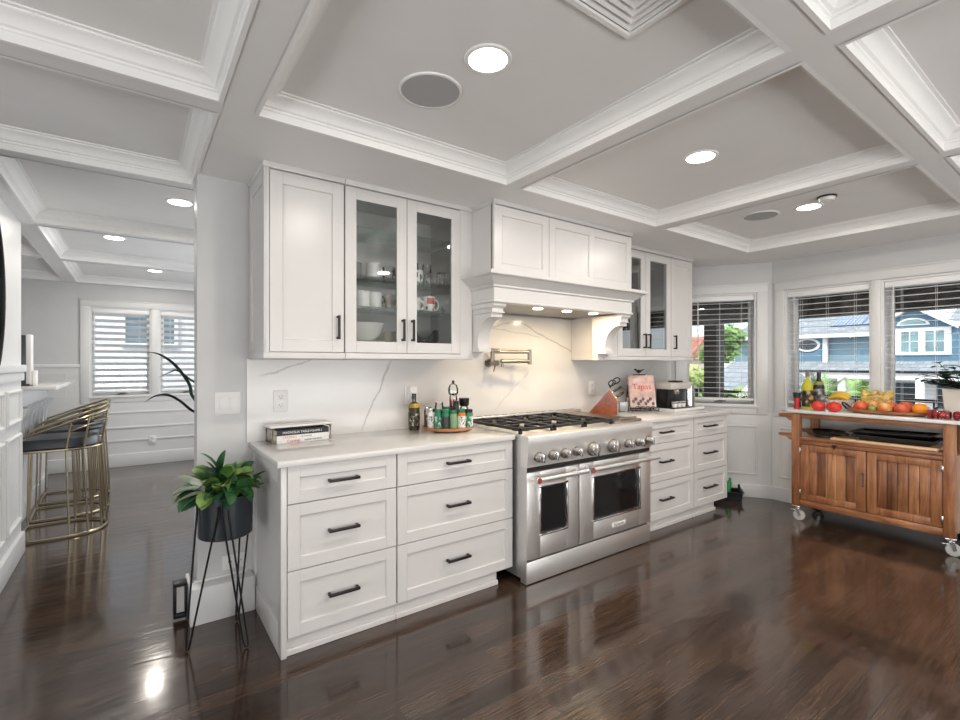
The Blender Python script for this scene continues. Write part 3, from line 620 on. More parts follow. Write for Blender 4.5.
# ------------------------------------------------------------------ stove
RX0, RX1, RY = 1.944, 3.203, 2.20
o = thing('stove', 'wide stainless steel double-oven gas stove between the drawer cabinets', 'stove', (2.57, RY, 0))
build('body', MB().box(RX0+0.0015, RX1-0.0015, RY+0.061, 2.94, 0.05, 0.9045).box(RX0, RX1, RY+0.06, 2.9, 0.03, 0.05), 'steel_v', o, smooth=False)
build('control_panel', MB().prism([(RY+0.03, 0.722), (RY+0.004, 0.722), (RY, 0.735), (RY-0.012, 0.868), (RY-0.012, 0.905), (RY-0.006, 0.914), (RY+0.06, 0.916), (RY+0.06, 0.722)], 0, RX0, RX1), 'steel', o)
build('cooktop', MB().box(RX0+0.004, RX1-0.004, RY+0.06, 2.94, 0.905, 0.917, 0.003), 'steel', o)
build('back_trim', MB().box(RX0, RX1, 2.905, 2.952, 0.917, 0.962, 0.004).box(RX0+0.03, RX1-0.03, 2.90, 2.906, 0.93, 0.95), 'steel', o)
vt = MB()
for k in range(14): vt.box(RX0+0.05+k*0.083, RX0+0.05+k*0.083+0.06, 2.915, 2.943, 0.9605, 0.9630)
build('vent_slots', vt, 'black', o)
build('shadow_gap', MB().box(RX0+0.004, RX1-0.004, RY+0.012, RY+0.05, 0.695, 0.724), 'black', o)
DX = 2.408
def oven_door(x0, x1, wx0, wx1, wz0, wz1, hx0, hx1):
    m = MB(); y0, y1 = RY+0.002, RY+0.04; z0, z1 = 0.153, 0.690
    m.box(x0, wx0, y0, y1, z0, z1, 0.003); m.box(wx1, x1, y0, y1, z0, z1, 0.003); m.box(wx0-0.004, wx1+0.004, y0+0.0002, y1, z0, wz0, 0.003); m.box(wx0-0.004, wx1+0.004, y0+0.0002, y1, wz1, z1, 0.003)
    d = build('oven_door', m, 'steel', o)
    b = MB()
    for a, c, e, f in ((wx0-0.014, wx1+0.014, wz0-0.014, wz0), (wx0-0.014, wx1+0.014, wz1, wz1+0.014), (wx0-0.014, wx0, wz0, wz1), (wx1, wx1+0.014, wz0, wz1)): b.box(a, c, y0-0.008, y0+0.012, e, f, 0.003)
    build('window_bezel', b, 'chrome', d)
    build('oven_window', MB().box(wx0, wx1, y0+0.012, y0+0.02, wz0, wz1), 'ovenglass', d)
    h = MB().cyl((hx0, RY-0.062, 0.655), (hx1, RY-0.062, 0.655), 0.0155, n=18)
    for x in (hx0+0.03, hx1-0.03): h.box(x-0.016, x+0.016, RY-0.06, RY+0.004, 0.640, 0.668, 0.004)
    build('handle', h, 'steel', d)
    r = MB()
    for x in (hx0, hx1): r.lathe([(0.0001, 0), (0.017, 0), (0.017, 0.006), (0.0001, 0.006)], (0, 0, 0), 18)
    r = MB(); r.cyl((hx0-0.004, RY-0.062, 0.655), (hx0+0.006, RY-0.062, 0.655), 0.018, n=18); build('end_cap', r, 'chrome', d)
    r = MB(); r.cyl((hx0+0.016, RY-0.080, 0.655), (hx0+0.016, RY-0.068, 0.655), 0.0165, n=18); build('medallion', r, 'red', d)
    r = MB(); r.cyl((hx0+0.016, RY-0.0815, 0.655), (hx0+0.016, RY-0.069, 0.655), 0.0075, n=14); build('medallion_centre', r, 'chrome', d)
    return d
oven_door(RX0+0.004, DX-0.006, 2.058, 2.285, 0.30, 0.588, 1.962, 2.425)
oven_door(DX+0.006, RX1-0.003, 2.552, 3.055, 0.292, 0.582, 2.445, 3.215)
build('kick_panel', MB().box(RX0+0.004, RX1-0.003, RY+0.006, RY+0.04, 0.006, 0.140, 0.003), 'steel', o)
build('gap_shade', MB().box(RX0+0.005, RX1-0.004, RY+0.0412, RY+0.0605, 0.01, 0.6945), 'black', o)  # black sheet put in as the shade inside the oven door gaps
build('side_rail', MB().box(RX0-0.0, RX0+0.0035, RY+0.006, RY+0.0605, 0.006, 0.7215), 'steel_v', o)
for x in (RX0+0.05, RX1-0.05):
    for y in (RY+0.08, 2.86): build('foot', MB().cyl((x, y, 0), (x, y, 0.04), 0.02), 'black', o)
p = build('badge', MB().box(2.745, 2.895, RY-0.001, RY+0.004, 0.197, 0.228, 0.001), 'plate', o)
lettering('KitchenAid', 0.024, 'black', p, (2.82, RY-0.0014, 0.2125), (PI/2, 0, 0))
def knob(x, r, z=0.782):
    k = MB(); k.cyl((x, RY-0.006, z), (x, RY-0.016, z), r*1.12, n=28); a = build('knob', k, 'nickel', o)
    k = MB(); k.tube([(x, RY-0.016, z), (x, RY-0.028, z), (x, RY-0.052, z), (x, RY-0.056, z)], [r, r*0.95, r*0.9, r*0.78], 28); build('knob_cap', k, 'knobsteel', a)
    k = MB(); k.box(x-r*0.24, x+r*0.24, RY-0.066, RY-0.05, z-r*0.95, z+r*0.95, 0.004); build('grip', k, 'chrome', a)
for x in (2.028, 2.148, 2.258, 2.367, 2.905, 3.03, 3.146): knob(x, 0.029)
for x in (2.522, 2.735): knob(x, 0.043)
# burners, continuous cast iron grates, steel griddle cover
for x in (2.10, 2.41, 2.72):
    for y in (2.44, 2.74):
        b = build('burner', MB().lathe([(0.0001, 0.0), (0.062, 0.0), (0.062, 0.006), (0.05, 0.012), (0.04, 0.012), (0.04, 0.022), (0.0001, 0.024)], (x, y, 0.917), 24), 'iron', o)
for k, (a, c) in enumerate(((1.962, 2.256), (2.262, 2.556), (2.562, 2.856))):
    g = MB(); z0, z1 = 0.936, 0.954
    y0, y1 = 2.285, 2.885
    for p, q, r, s in ((a, c, y0, y0+0.018), (a, c, y1-0.018, y1), (a, a+0.018, y0, y1), (c-0.018, c, y0, y1), (a, c, 2.578, 2.594)): g.box(p, q, r, s, z0, z1, 0.003)
    mx = (a+c)/2
    for yc in (2.44, 2.74):
        for sx, sy in ((1, 0), (-1, 0), (0, 1), (0, -1)):
            g.box(mx+min(sx*0.03, sx*0.14)-(0 if sx else 0.007), mx+max(sx*0.03, sx*0.14)+(0 if sx else 0.007), yc+min(sy*0.03, sy*0.145)-(0 if sy else 0.007), yc+max(sy*0.03, sy*0.145)+(0 if sy else 0.007), z0+0.003, z1+0.003, 0.002)
    for px in (a+0.009, c-0.009):
        for py in (y0+0.009, y1-0.009): g.box(px-0.009, px+0.009, py-0.009, py+0.009, 0.917, z0)
    build('grate', g, 'iron', o)
build('griddle_cover', MB().box(2.868, 3.192, 2.275, 2.895, 0.917, 0.938, 0.006).tube([(2.93, 2.30, 0.938), (2.93, 2.285, 0.952), (3.13, 2.285, 0.952), (3.13, 2.30, 0.938)], 0.006, 8), plain('warm_steel', (0.42, 0.36, 0.31), 0.3, 1.0, 0.1), o)

# ------------------------------------------------------------------ pot filler, outlets, switches
o = thing('pot_filler', 'brushed nickel folding pot filler tap on the marble under the hood', 'tap', (2.25, 2.956, 1.36))
X0, Z0 = 2.215, 1.365
m = MB().cyl((X0, 2.956, Z0), (X0, 2.948, Z0), 0.033, n=24).cyl((X0, 2.95, Z0), (X0, 2.87, Z0), 0.017, n=18).cyl((X0, 2.885, Z0), (X0, 2.845, Z0), 0.022, n=20); build('wall_mount', m, 'nickel', o)
build('lever', MB().tube([(X0, 2.87, Z0-0.01), (X0-0.01, 2.86, Z0-0.03), (X0-0.035, 2.84, Z0-0.06)], 0.006, 10), 'nickel', o)
m = MB().cyl((X0-0.01, 2.89, Z0), (X0-0.01, 2.89, Z0+0.11), 0.016, n=18); m.tube([(X0-0.01, 2.89, Z0+0.085), (X0+0.06, 2.86, Z0+0.085), (2.50, 2.80, Z0+0.085)], 0.013, 12); m.cyl((X0-0.03, 2.893, Z0+0.095), (X0+0.04, 2.865, Z0+0.095), 0.014, n=14); build('upper_arm', m, 'nickel', o)
m = MB().cyl((2.50, 2.80, Z0-0.012), (2.50, 2.80, Z0+0.105), 0.016, n=18); build('joint', m, 'nickel', o)
m = MB().tube([(2.50, 2.80, Z0+0.012), (2.24, 2.83, Z0+0.012)], 0.014, 12); m.cyl((2.255, 2.83, Z0+0.03), (2.255, 2.83, Z0-0.03), 0.012, n=14); build('lower_arm', m, 'nickel', o)
def outlet(name, label, cat, c, w, h, kind, sets, group=None, facing='Y'):
    """cover plate on a wall facing -Y, with duplex sockets or rocker switches"""
    x, y, z = c; o = thing(name, label, cat, (x, y, z), group)
    build('cover_plate', MB().box(x-w/2, x+w/2, y-0.006, y, z-h/2, z+h/2, 0.002), 'plate', o)
    for dx, dz in sets:
        if kind == 'socket':
            s = build('socket', MB().box(x+dx-0.016, x+dx+0.016, y-0.009, y-0.004, z+dz-0.014, z+dz+0.014, 0.003), 'plate', o)
            q = MB(); q.box(x+dx-0.008, x+dx-0.0055, y-0.0095, y-0.008, z+dz-0.002, z+dz+0.008); q.box(x+dx+0.0055, x+dx+0.008, y-0.0095, y-0.008, z+dz-0.002, z+dz+0.007); q.cyl((x+dx, y-0.0095, z+dz-0.007), (x+dx, y-0.008, z+dz-0.007), 0.003, n=8)
            build('slots', q, 'black', s)
        else:
            build('rocker', MB().box(x+dx-0.017, x+dx+0.017, y-0.010, y-0.004, z+dz-0.034, z+dz+0.034, 0.003), 'plate', o)
    return o
outlet('power_outlet', 'white double socket on the marble above the stacked books', 'outlet', (0.695, 2.956, 1.142), 0.078, 0.122, 'socket', ((0, 0.024), (0, -0.024)), 'sockets on the marble')
ou = outlet('power_outlet', 'white socket with a white plug adapter behind the dark oil bottle', 'outlet', (1.538, 2.956, 1.146), 0.078, 0.122, 'socket', ((0, 0.024), (0, -0.024)), 'sockets on the marble')
build('plug_adapter', MB().box(1.515, 1.572, 2.905, 2.95, 1.115, 1.205, 0.006), 'plate', ou)
outlet('power_outlet', 'white socket on the marble behind the knife block', 'outlet', (3.395, 2.956, 1.14), 0.078, 0.122, 'socket', ((0, 0.024), (0, -0.024)), 'sockets on the marble')
outlet('light_switch', 'white double rocker light switch on the grey stub wall', 'light switch', (0.421, 2.97, 1.143), 0.128, 0.122, 'rocker', ((-0.026, 0), (0.026, 0)))
outlet('power_outlet', 'low white socket on the white plinth behind the plant stand', 'outlet', (0.455, 2.97, 0.262), 0.122, 0.078, 'socket', ((0.024, 0), (-0.024, 0)))

# ------------------------------------------------------------------ things inside the glass cabinets
def mug(x, y, z, r, h, mat, label, hmat=None, ha=0.0, group='mugs in the glass cabinet', band=None, name='mug'):
    o = thing(name, label, 'mug', (x, y, z), group)
    build('body', MB().lathe([(0.0001, 0.0), (r*0.92, 0.0), (r, 0.006), (r, h), (r-0.004, h), (r-0.005, 0.008), (0.0001, 0.008)], (x, y, z), 24), mat, o)
    c, s_ = math.cos(ha), math.sin(ha); pts = []
    for k in range(9):
        a = -PI/2+PI*k/8; d = r-0.003+0.028*math.cos(a); pts.append((x+c*d, y+s_*d, z+h*0.52+math.sin(a)*h*0.33))
    build('handle', MB().tube(pts, 0.0052, 8), hmat or mat, o)
    if band:
        for bm_, z0, z1, a0, a1 in band:
            m = MB(); n = 10; vs = []
            for k in range(n+1):
                a = a0+(a1-a0)*k/n; vs += [(x+(r+0.0008)*math.cos(a), y+(r+0.0008)*math.sin(a), z+z0), (x+(r+0.0008)*math.cos(a), y+(r+0.0008)*math.sin(a), z+z1)]
            m.add(vs, [[2*k, 2*k+2, 2*k+3, 2*k+1] for k in range(n)]); build('print', m, bm_, o)
    return o
grey_c = plain('grey_ceramic', (0.16, 0.155, 0.15), 0.4); teal_c = plain('teal_ceramic', (0.03, 0.27, 0.28), 0.3); cream_c = plain('cream_ceramic', (0.62, 0.57, 0.48), 0.35)
redprint = plain('red_print', (0.55, 0.05, 0.04), 0.4); darkprint = plain('dark_print', (0.03, 0.03, 0.03), 0.4)
def dots(r0, z0, z1, n, a0, a1):
    return [(darkprint, z0+(z1-z0)*random.random(), z0+(z1-z0)*random.random()+0.012, a, a+0.22) for a in [a0+(a1-a0)*k/n for k in range(n)]]
z = SH_L[1]
mug(1.082, 2.78, z, 0.038, 0.10, grey_c, 'dark grey mug, leftmost on the third shelf from the bottom of the mug cabinet', ha=2.6)
mug(1.187, 2.76, z, 0.042, 0.105, 'white', 'white mug on the third shelf, beside the dark grey mug', ha=0.9)
mug(1.292, 2.76, z, 0.041, 0.092, 'clear', 'clear glass mug left of the door split, on the third shelf', ha=0.6)
mug(1.395, 2.76, z, 0.038, 0.095, 'clear', 'clear glass mug with dark print, just left of the split on the third shelf', ha=2.8, band=dots(0, 0.02, 0.07, 6, -2.6, -0.3))
mug(1.49, 2.76, z, 0.04, 0.095, 'white', 'white mug with dark scribbled print, left in the right-hand door on the third shelf', ha=0.4, band=dots(0, 0.01, 0.07, 9, -2.7, -0.2))
mug(1.575, 2.78, z, 0.036, 0.085, 'clear', 'clear glass mug with dark print beside the scribbled mug, third shelf', ha=0.2, band=dots(0, 0.01, 0.06, 7, -2.7, -0.2))
o = mug(1.662, 2.74, z, 0.034, 0.095, 'clear', 'clear cup with a wide black rim on the third shelf', ha=0.2, band=[(darkprint, 0.082, 0.094, -PI, PI)])
mug(1.728, 2.80, z, 0.030, 0.10, 'clear', 'tall clear glass mug at the right end of the third shelf', ha=2.9)
def wineglass(x, y, z, label, group='stemmed glasses in the cabinets', h=0.17):
    o = thing('wine_glass', label, 'wine glass', (x, y, z), group)
    build('bowl', MB().lathe([(0.004, h*0.48), (0.022, h*0.55), (0.034, h*0.72), (0.03, h), (0.0285, h), (0.0325, h*0.72), (0.02, h*0.565), (0.0001, h*0.5)], (x, y, z), 22), 'clear', o)
    build('stem', MB().lathe([(0.0001, 0), (0.03, 0), (0.03, 0.003), (0.006, 0.008), (0.0035, 0.02), (0.0035, h*0.48), (0.0001, h*0.5)], (x, y, z), 16), 'clear', o)
wineglass(1.53, 2.88, z, 'stemmed glass standing behind the scribbled mugs'); wineglass(1.63, 2.88, z, 'stemmed glass standing behind the black-rimmed cup')
z = SH_L[0]
mug(1.12, 2.76, z, 0.045, 0.105, 'white', 'plain white mug, leftmost on the second shelf of the mug cabinet', ha=2.2)
mug(1.205, 2.76, z, 0.036, 0.105, 'white', 'white mug with a black handle on the second shelf', 'black', ha=0.05)
mug(1.31, 2.75, z, 0.044, 0.10, cream_c, 'cream mug right of the black-handled mug on the second shelf', ha=1.2)
mug(1.39, 2.76, z, 0.038, 0.11, grey_c, 'tall dark mug on the second shelf, by the door split', ha=1.8)
mug(1.475, 2.76, z, 0.036, 0.095, 'white', 'white mug half hidden by the door frame, left of the red flowered mug', ha=-0.1)
mug(1.575, 2.76, z, 0.045, 0.108, 'white', 'white mug printed with red flowers', ha=-0.15, band=[(redprint, 0.058, 0.098, -2.3, -1.1), (darkprint, 0.02, 0.04, -2.5, -2.2), (redprint, 0.012, 0.03, -1.5, -1.2), (darkprint, 0.03, 0.045, -1.2, -0.95)])
mug(1.725, 2.78, z, 0.034, 0.06, teal_c, 'small teal cup at the right end of the second shelf', ha=0.3)
z = 1.4365
o = thing('bowl_stack', 'large white bowl on the cabinet floor', 'bowl', (1.125, 2.76, z+0.062))
o.name = 'mixing_bowl'
build('bowl_shell', MB().lathe([(0.0001, 0), (0.055, 0), (0.06, 0.006), (0.10, 0.035), (0.128, 0.105), (0.123, 0.105), (0.096, 0.04), (0.05, 0.012), (0.0001, 0.012)], (1.125, 2.76, z+0.062), 32), 'white', o)
for k in range(4):
    o = build('dinner_plate', MB().lathe([(0.0001, 0), (0.075, 0), (0.082, 0.002), (0.13, 0.012), (0.128, 0.0145), (0.08, 0.006), (0.0001, 0.005)], (0, 0, 0), 32), cream_c, None); o.location = (1.125, 2.765, z+k*0.0155)
    tag(o, 'cream plate in the stack under the large white bowl', 'plate', 'plates stacked under the bowl')
for k in range(3):
    o = build('glass_bowl', MB().lathe([(0.0001, 0), (0.05, 0), (0.085, 0.03), (0.10, 0.07), (0.097, 0.07), (0.082, 0.032), (0.048, 0.005), (0.0001, 0.005)], (0, 0, 0), 28), 'clear', None); o.location = (1.56, 2.79, z+0.03+k*0.021)
    tag(o, 'clear glass bowl nested in the stack below the flowered mug', 'bowl', 'nested glass bowls')
o = build('dish_stack_base', MB().lathe([(0.0001, 0), (0.10, 0), (0.11, 0.03), (0.0001, 0.03)], (1.56, 2.79, z), 28), 'clear', None, base=(1.56, 2.79, z)); o.name = 'glass_dish'
tag(o, 'flat clear glass dish under the nested glass bowls', 'dish')
o = build('carton', MB().box(1.60, 1.70, 2.66, 2.70, z, z+0.055, 0.003), 'white', None, base=(1.65, 2.68, z)); tag(o, 'small white carton at the front of the cabinet floor, under the red flowered mug', 'box')
o = build('dark_jar', MB().lathe([(0.0001, 0), (0.045, 0), (0.05, 0.01), (0.05, 0.11), (0.04, 0.125), (0.0001, 0.125)], (1.315, 2.78, z), 24), cream_c, None, base=(1.315, 2.78, z)); o.name = 'storage_jar'; tag(o, 'round cream jar beside the large white bowl', 'jar')
# right-hand glass cabinet
z = SH_R[0]
for k, (x, y) in enumerate(((3.80, 2.74), (3.90, 2.78), (3.97, 2.72))): wineglass(x, y, z, 'stemmed glass behind the glass door right of the hood', 'stemmed glasses right of the hood', 0.2)
for x in (3.42, 3.52):
    o = build('tumbler', MB().lathe([(0.0001, 0), (0.034, 0), (0.038, 0.12), (0.035, 0.12), (0.031, 0.006), (0.0001, 0.006)], (0, 0, 0), 22), 'clear', None); o.location = (x, 2.76, z); tag(o, 'tall clear tumbler behind the left glass door right of the hood', 'glass', 'tumblers right of the hood')

# ------------------------------------------------------------------ left worktop
ZC = 0.917
B = Matrix.Translation((0.615, 2.80, ZC)) @ Matrix.Rotation(0.06, 4, 'Z')
o = thing('display_riser', 'low brass-framed riser with a white stone top over the stacked books', 'riser', (0.78, 2.87, ZC))
def mbx(): q = MB(); q.xf = B; return q
build('stone_top', mbx().box(-0.012, 0.345, -0.01, 0.13, 0.088, 0.101, 0.003), 'quartz', o)
m = mbx()
for x in (0.004, 0.329): m.tube([(x, 0.0, 0.007), (x, 0.12, 0.007), (x, 0.12, 0.081), (x, 0.0, 0.081)], 0.007, 6, closed=True)
build('brass_frame', m, plain('aged_brass', (0.20, 0.15, 0.10), 0.35, 0.9, 0.1), o)
blackcov = plain('black_book_cover', (0.015, 0.015, 0.017), 0.5); whitecov = plain('white_book_cover', (0.78, 0.77, 0.75), 0.5); pages = plain('book_pages', (0.72, 0.69, 0.62), 0.8, var=0.1, scale=120)
orangeink = plain('orange_ink', (0.62, 0.20, 0.06), 0.5); redink = plain('red_ink', (0.60, 0.04, 0.03), 0.5); whiteink = plain('white_ink', (0.82, 0.82, 0.80), 0.5)
def book(z, h, cov, label, texts, dx=0.0):
    o = thing('book', label, 'book', B @ Vector((0.17, 0.04, z)), 'books under the riser')
    x0, x1, y0, y1 = 0.022+dx, 0.315+dx, -0.012, 0.112
    m = mbx().box(x0, x1, y0, y1, z, z+0.002); m.box(x0, x1, y0, y1, z+h-0.002, z+h); m.box(x0, x1, y0, y0+0.003, z+0.002, z+h-0.002); build('cover', m, cov, o, smooth=False)
    build('pages', mbx().box(x0+0.003, x1-0.003, y0+0.003, y1-0.003, z+0.002, z+h-0.002), pages, o)
    for t, sz, mt, px, in texts:
        lettering(t, sz, mt, o, B @ Vector((x0+px, y0-0.0006, z+h/2)), (PI/2, 0, 0.06), align='LEFT')
book(0.0006, 0.0214, whitecov, 'lowest of the three stacked books, white with a red script title', (('Cravings', 0.021, redink, 0.055), ('HUNGRY FOR MORE', 0.011, darkprint, 0.15)))
book(0.0225, 0.021, whitecov, 'middle of the three stacked books, white spine with orange lettering', (('CRAVINGS', 0.016, orangeink, 0.03), ('ALL TOGETHER', 0.009, darkprint, 0.13)))
book(0.044, 0.030, blackcov, 'top of the three stacked books, black spine with white lettering', (('MAGNOLIA TABLE', 0.018, whiteink, 0.03), ('VOLUME 2', 0.015, whiteink, 0.182)))

def bottle(name, label, c, prof, mat, parts, group=None, cat='bottle', n=24):
    o = thing(name, label, cat, c, group); build('body', MB().lathe(prof, c, n), mat, o)
    for pn, pp, pm in parts: build(pn, MB().lathe(pp, c, n), pm, o)
    return o
oliveglass = plain('dark_olive_glass', (0.035, 0.03, 0.008), 0.08, coat=0.5); 
labelpat, _nt, _b = newmat('printed_label')
_n = noise(_nt, coords(_nt, (60, 60, 40)), 1.0, 3); _nt.links.new(ramp(_nt, _n, [(0.50, (0.014, 0.013, 0.008)), (0.58, (0.10, 0.08, 0.03)), (0.68, (0.6, 0.57, 0.48))]), _b.inputs['Base Color'])
c = (1.525, 2.865, ZC)
bottle('oil_bottle', 'dark square-shouldered oil bottle in front of the plug adapter', c, [(0.0001, 0), (0.036, 0), (0.038, 0.006), (0.038, 0.15), (0.03, 0.178), (0.014, 0.19), (0.013, 0.215)], oliveglass,
       [('cap', [(0.0001, 0.243), (0.0145, 0.243), (0.0155, 0.205), (0.0001, 0.205)], 'black'), ('neck_band', [(0.0385, 0.152), (0.031, 0.176), (0.032, 0.178), (0.0395, 0.15)], plain('gold_band', (0.45, 0.30, 0.06), 0.35, 0.6)), ('label', [(0.0385, 0.03), (0.0388, 0.03), (0.0388, 0.12), (0.0385, 0.12)], labelpat)])
# spice turntable
TX, TY = 1.70, 2.725
o = thing('turntable', 'round copper-coloured turntable tray crowded with spice jars', 'turntable', (TX, TY, ZC))
build('base', MB().lathe([(0.0001, 0), (0.09, 0), (0.09, 0.008), (0.0001, 0.008)], (TX, TY, ZC), 32), 'black', o)
build('plate', MB().lathe([(0.0001, 0.008), (0.15, 0.008), (0.165, 0.012), (0.17, 0.030), (0.165, 0.030), (0.158, 0.016), (0.0001, 0.014)], (TX, TY, ZC), 40), 'copper', o)
ZJ = ZC+0.0145
green = plain('green_spice_label', (0.02, 0.17, 0.09), 0.4); green2 = plain('pale_green_label', (0.20, 0.33, 0.16), 0.45); orange = plain('orange_spice', (0.60, 0.16, 0.03), 0.5); brownsp = plain('brown_spice', (0.16, 0.075, 0.03), 0.6)
pinksalt = plain('pink_salt', (0.62, 0.38, 0.33), 0.5)
spr, _nt, _b = newmat('printed_spice_label'); _n = noise(_nt, coords(_nt, (70, 70, 55)), 1.0, 2); _nt.links.new(ramp(_nt, _n, [(0.36, (0.02, 0.10, 0.06)), (0.44, (0.72, 0.71, 0.68)), (0.62, (0.74, 0.73, 0.70)), (0.70, (0.05, 0.05, 0.05))]), _b.inputs['Base Color'])
grp, _nt, _b = newmat('printed_green_label'); _n = noise(_nt, coords(_nt, (60, 60, 45)), 1.0, 2); _nt.links.new(ramp(_nt, _n, [(0.42, (0.015, 0.13, 0.075)), (0.52, (0.05, 0.25, 0.14)), (0.62, (0.60, 0.68, 0.58))]), _b.inputs['Base Color'])
def jar(dx, dy, r, h, glassm, lab, cap, label, caph=0.022, fill=None):
    c = (TX+dx, TY+dy, ZJ); h *= 1.25; o = thing('spice_jar', label, 'spice jar', c, 'jars on the turntable')
    build('body', MB().lathe([(0.0001, 0), (r*0.95, 0), (r, 0.004), (r, h*0.80), (r*0.82, h*0.86), (r*0.82, h*0.88), (0.0001, h*0.88)], c, 20), glassm, o)
    if lab: build('label', MB().lathe([(r+0.0004, h*0.12), (r+0.0009, h*0.12), (r+0.0009, h*0.68), (r+0.0004, h*0.68)], c, 20), lab, o)
    if fill: build('spice', MB().lathe([(0.0001, 0.003), (r*0.9, 0.003), (r*0.9, h*0.6), (0.0001, h*0.62)], c, 16), fill, o)
    build('cap', MB().lathe([(0.0001, h*0.86), (r*0.9, h*0.86), (r*0.92, h*0.87), (r*0.92, h*0.86+caph), (0.0001, h*0.86+caph)], c, 20), cap, o)
jar(-0.105, 0.076, 0.026, 0.115, 'clear', None, 'chrome', 'clear jar of mixed peppercorns at the left edge of the turntable', 0.016, brownsp)
jar(-0.122, 0.002, 0.025, 0.105, 'white', spr, 'chrome', 'white-labelled jar with a silver lid at the front left of the turntable')
jar(-0.029, 0.058, 0.03, 0.145, 'clear', None, 'clear', 'clear jar with a glass stopper behind the white-labelled jar', 0.012, brownsp)
jar(-0.100, -0.049, 0.024, 0.104, green, grp, green, 'green jar with a white-edged label, front of the turntable')
jar(-0.066, -0.086, 0.025, 0.104, green, darkprint, green, 'green jar with a dark round label, front centre of the turntable')
jar(-0.025, -0.031, 0.026, 0.115, green, grp, green, 'taller green jar standing behind the front centre jars')
jar(-0.021, -0.109, 0.025, 0.10, green2, green2, green, 'pale green jar between the green and the orange-bottomed jars')
jar(0.029, -0.126, 0.026, 0.105, orange, spr, green, 'jar with a white label over orange contents at the front right of the turntable')
jar(0.089, -0.111, 0.024, 0.10, green, grp, 'black', 'green jar with a white label, right of the orange jar')
jar(0.127, -0.077, 0.022, 0.095, 'clear', spr, 'black', 'small clear jar at the right edge of the turntable', fill=pinksalt)
jar(0.030, -0.061, 0.02, 0.15, darkprint, None, 'black', 'slim black jar behind the pale green jar')
c = (TX+0.056, TY+0.015, ZJ)
o = thing('pepper_mill', 'tall clear acrylic pepper mill with a knobbed top on the turntable', 'pepper mill', c)
build('body', MB().lathe([(0.0001, 0), (0.028, 0), (0.030, 0.01), (0.023, 0.07), (0.027, 0.19), (0.025, 0.212)], c, 22), 'clear', o); build('pepper', MB().lathe([(0.0001, 0.01), (0.016, 0.01), (0.020, 0.185), (0.0001, 0.19)], c, 16), 'red', o)
build('head', MB().lathe([(0.02, 0.214), (0.033, 0.225), (0.036, 0.255), (0.026, 0.285), (0.012, 0.295), (0.0001, 0.298)], c, 22), 'clear', o); build('knob', MB().ball((c[0], c[1], c[2]+0.306), 0.010), 'black', o)
c = (TX+0.123, TY+-0.017, ZJ)
o = thing('salt_grinder', 'grinder with a broad black cap at the back right of the turntable', 'grinder', c)
build('body', MB().lathe([(0.0001, 0), (0.03, 0), (0.03, 0.125), (0.022, 0.14)], c, 22), 'clear', o); build('salt', MB().lathe([(0.0001, 0.003), (0.024, 0.003), (0.024, 0.06), (0.0001, 0.065)], c, 16), pinksalt, o); build('cap', MB().lathe([(0.0001, 0.14), (0.026, 0.14), (0.033, 0.15), (0.036, 0.195), (0.0001, 0.198)], c, 22), 'black', o)

# ------------------------------------------------------------------ right worktop
K = Matrix.Translation((3.262, 2.880, ZC)) @ Matrix.Rotation(-0.92, 4, 'Z') @ Matrix.Scale(0.93, 4)
o = thing('knife_block', 'reddish wooden wedge knife block with knives and scissors, beside the stove', 'knife block', (3.32, 2.80, ZC))
m = MB(); m.xf = K; m.prism([(0, 0), (0.27, 0), (0.27, 0.125), (0.20, 0.235)], 1, -0.055, 0.055); build('block', m, 'blockwood', o, bevel=0.002)
m = MB(); m.xf = K; m.prism([(0.2705, 0.0), (0.276, 0.0), (0.276, 0.118), (0.2705, 0.125)], 1, -0.05, 0.05); build('front_plate', m, plain('grey_violet_plate', (0.42, 0.38, 0.42), 0.4), o)
m = MB(); m.xf = K; m.prism([(0.196, 0.236), (0.270, 0.127), (0.276, 0.131), (0.201, 0.243)], 1, -0.056, 0.056); build('slotted_top', m, 'paleboard', o)
dv = Vector((0.85, 0, 0.54)).normalized(); tv = Vector((0.07, 0, -0.11)).normalized()
for i in range(6):
    p = Vector((0.203, -0.036+0.036*(i % 3), 0.236))+tv*(0.035+0.055*(i//3)); q = MB(); q.xf = K
    L = 0.10-0.012*(i//3); s_ = p+dv*0.004
    q.tube([s_, s_+dv*L*0.5, s_+dv*L*0.92, s_+dv*L], [0.009, 0.011, 0.010, 0.006], 8)
    kn = build('knife_handle', q, 'black', o)
    q = MB(); q.xf = K; q.cyl(s_-dv*0.004, s_+dv*0.008, 0.0095, n=10); build('bolster', q, 'chrome', kn)
p = Vector((0.205, 0.0, 0.25))
for sgn in (-1, 1):
    q = MB(); q.xf = K; ctr = p+Vector((0.035+0.02*sgn, -0.02*sgn, 0.055+0.012*sgn)); pts = [ctr+dv*0.034*math.cos(2*PI*k/14)+tv*-0.024*math.sin(2*PI*k/14) for k in range(14)]
    q.tube(pts, 0.006, 8, closed=True); q.tube([p, ctr-dv*0.03], 0.006, 8); build('scissor_loop', q, 'black', o)
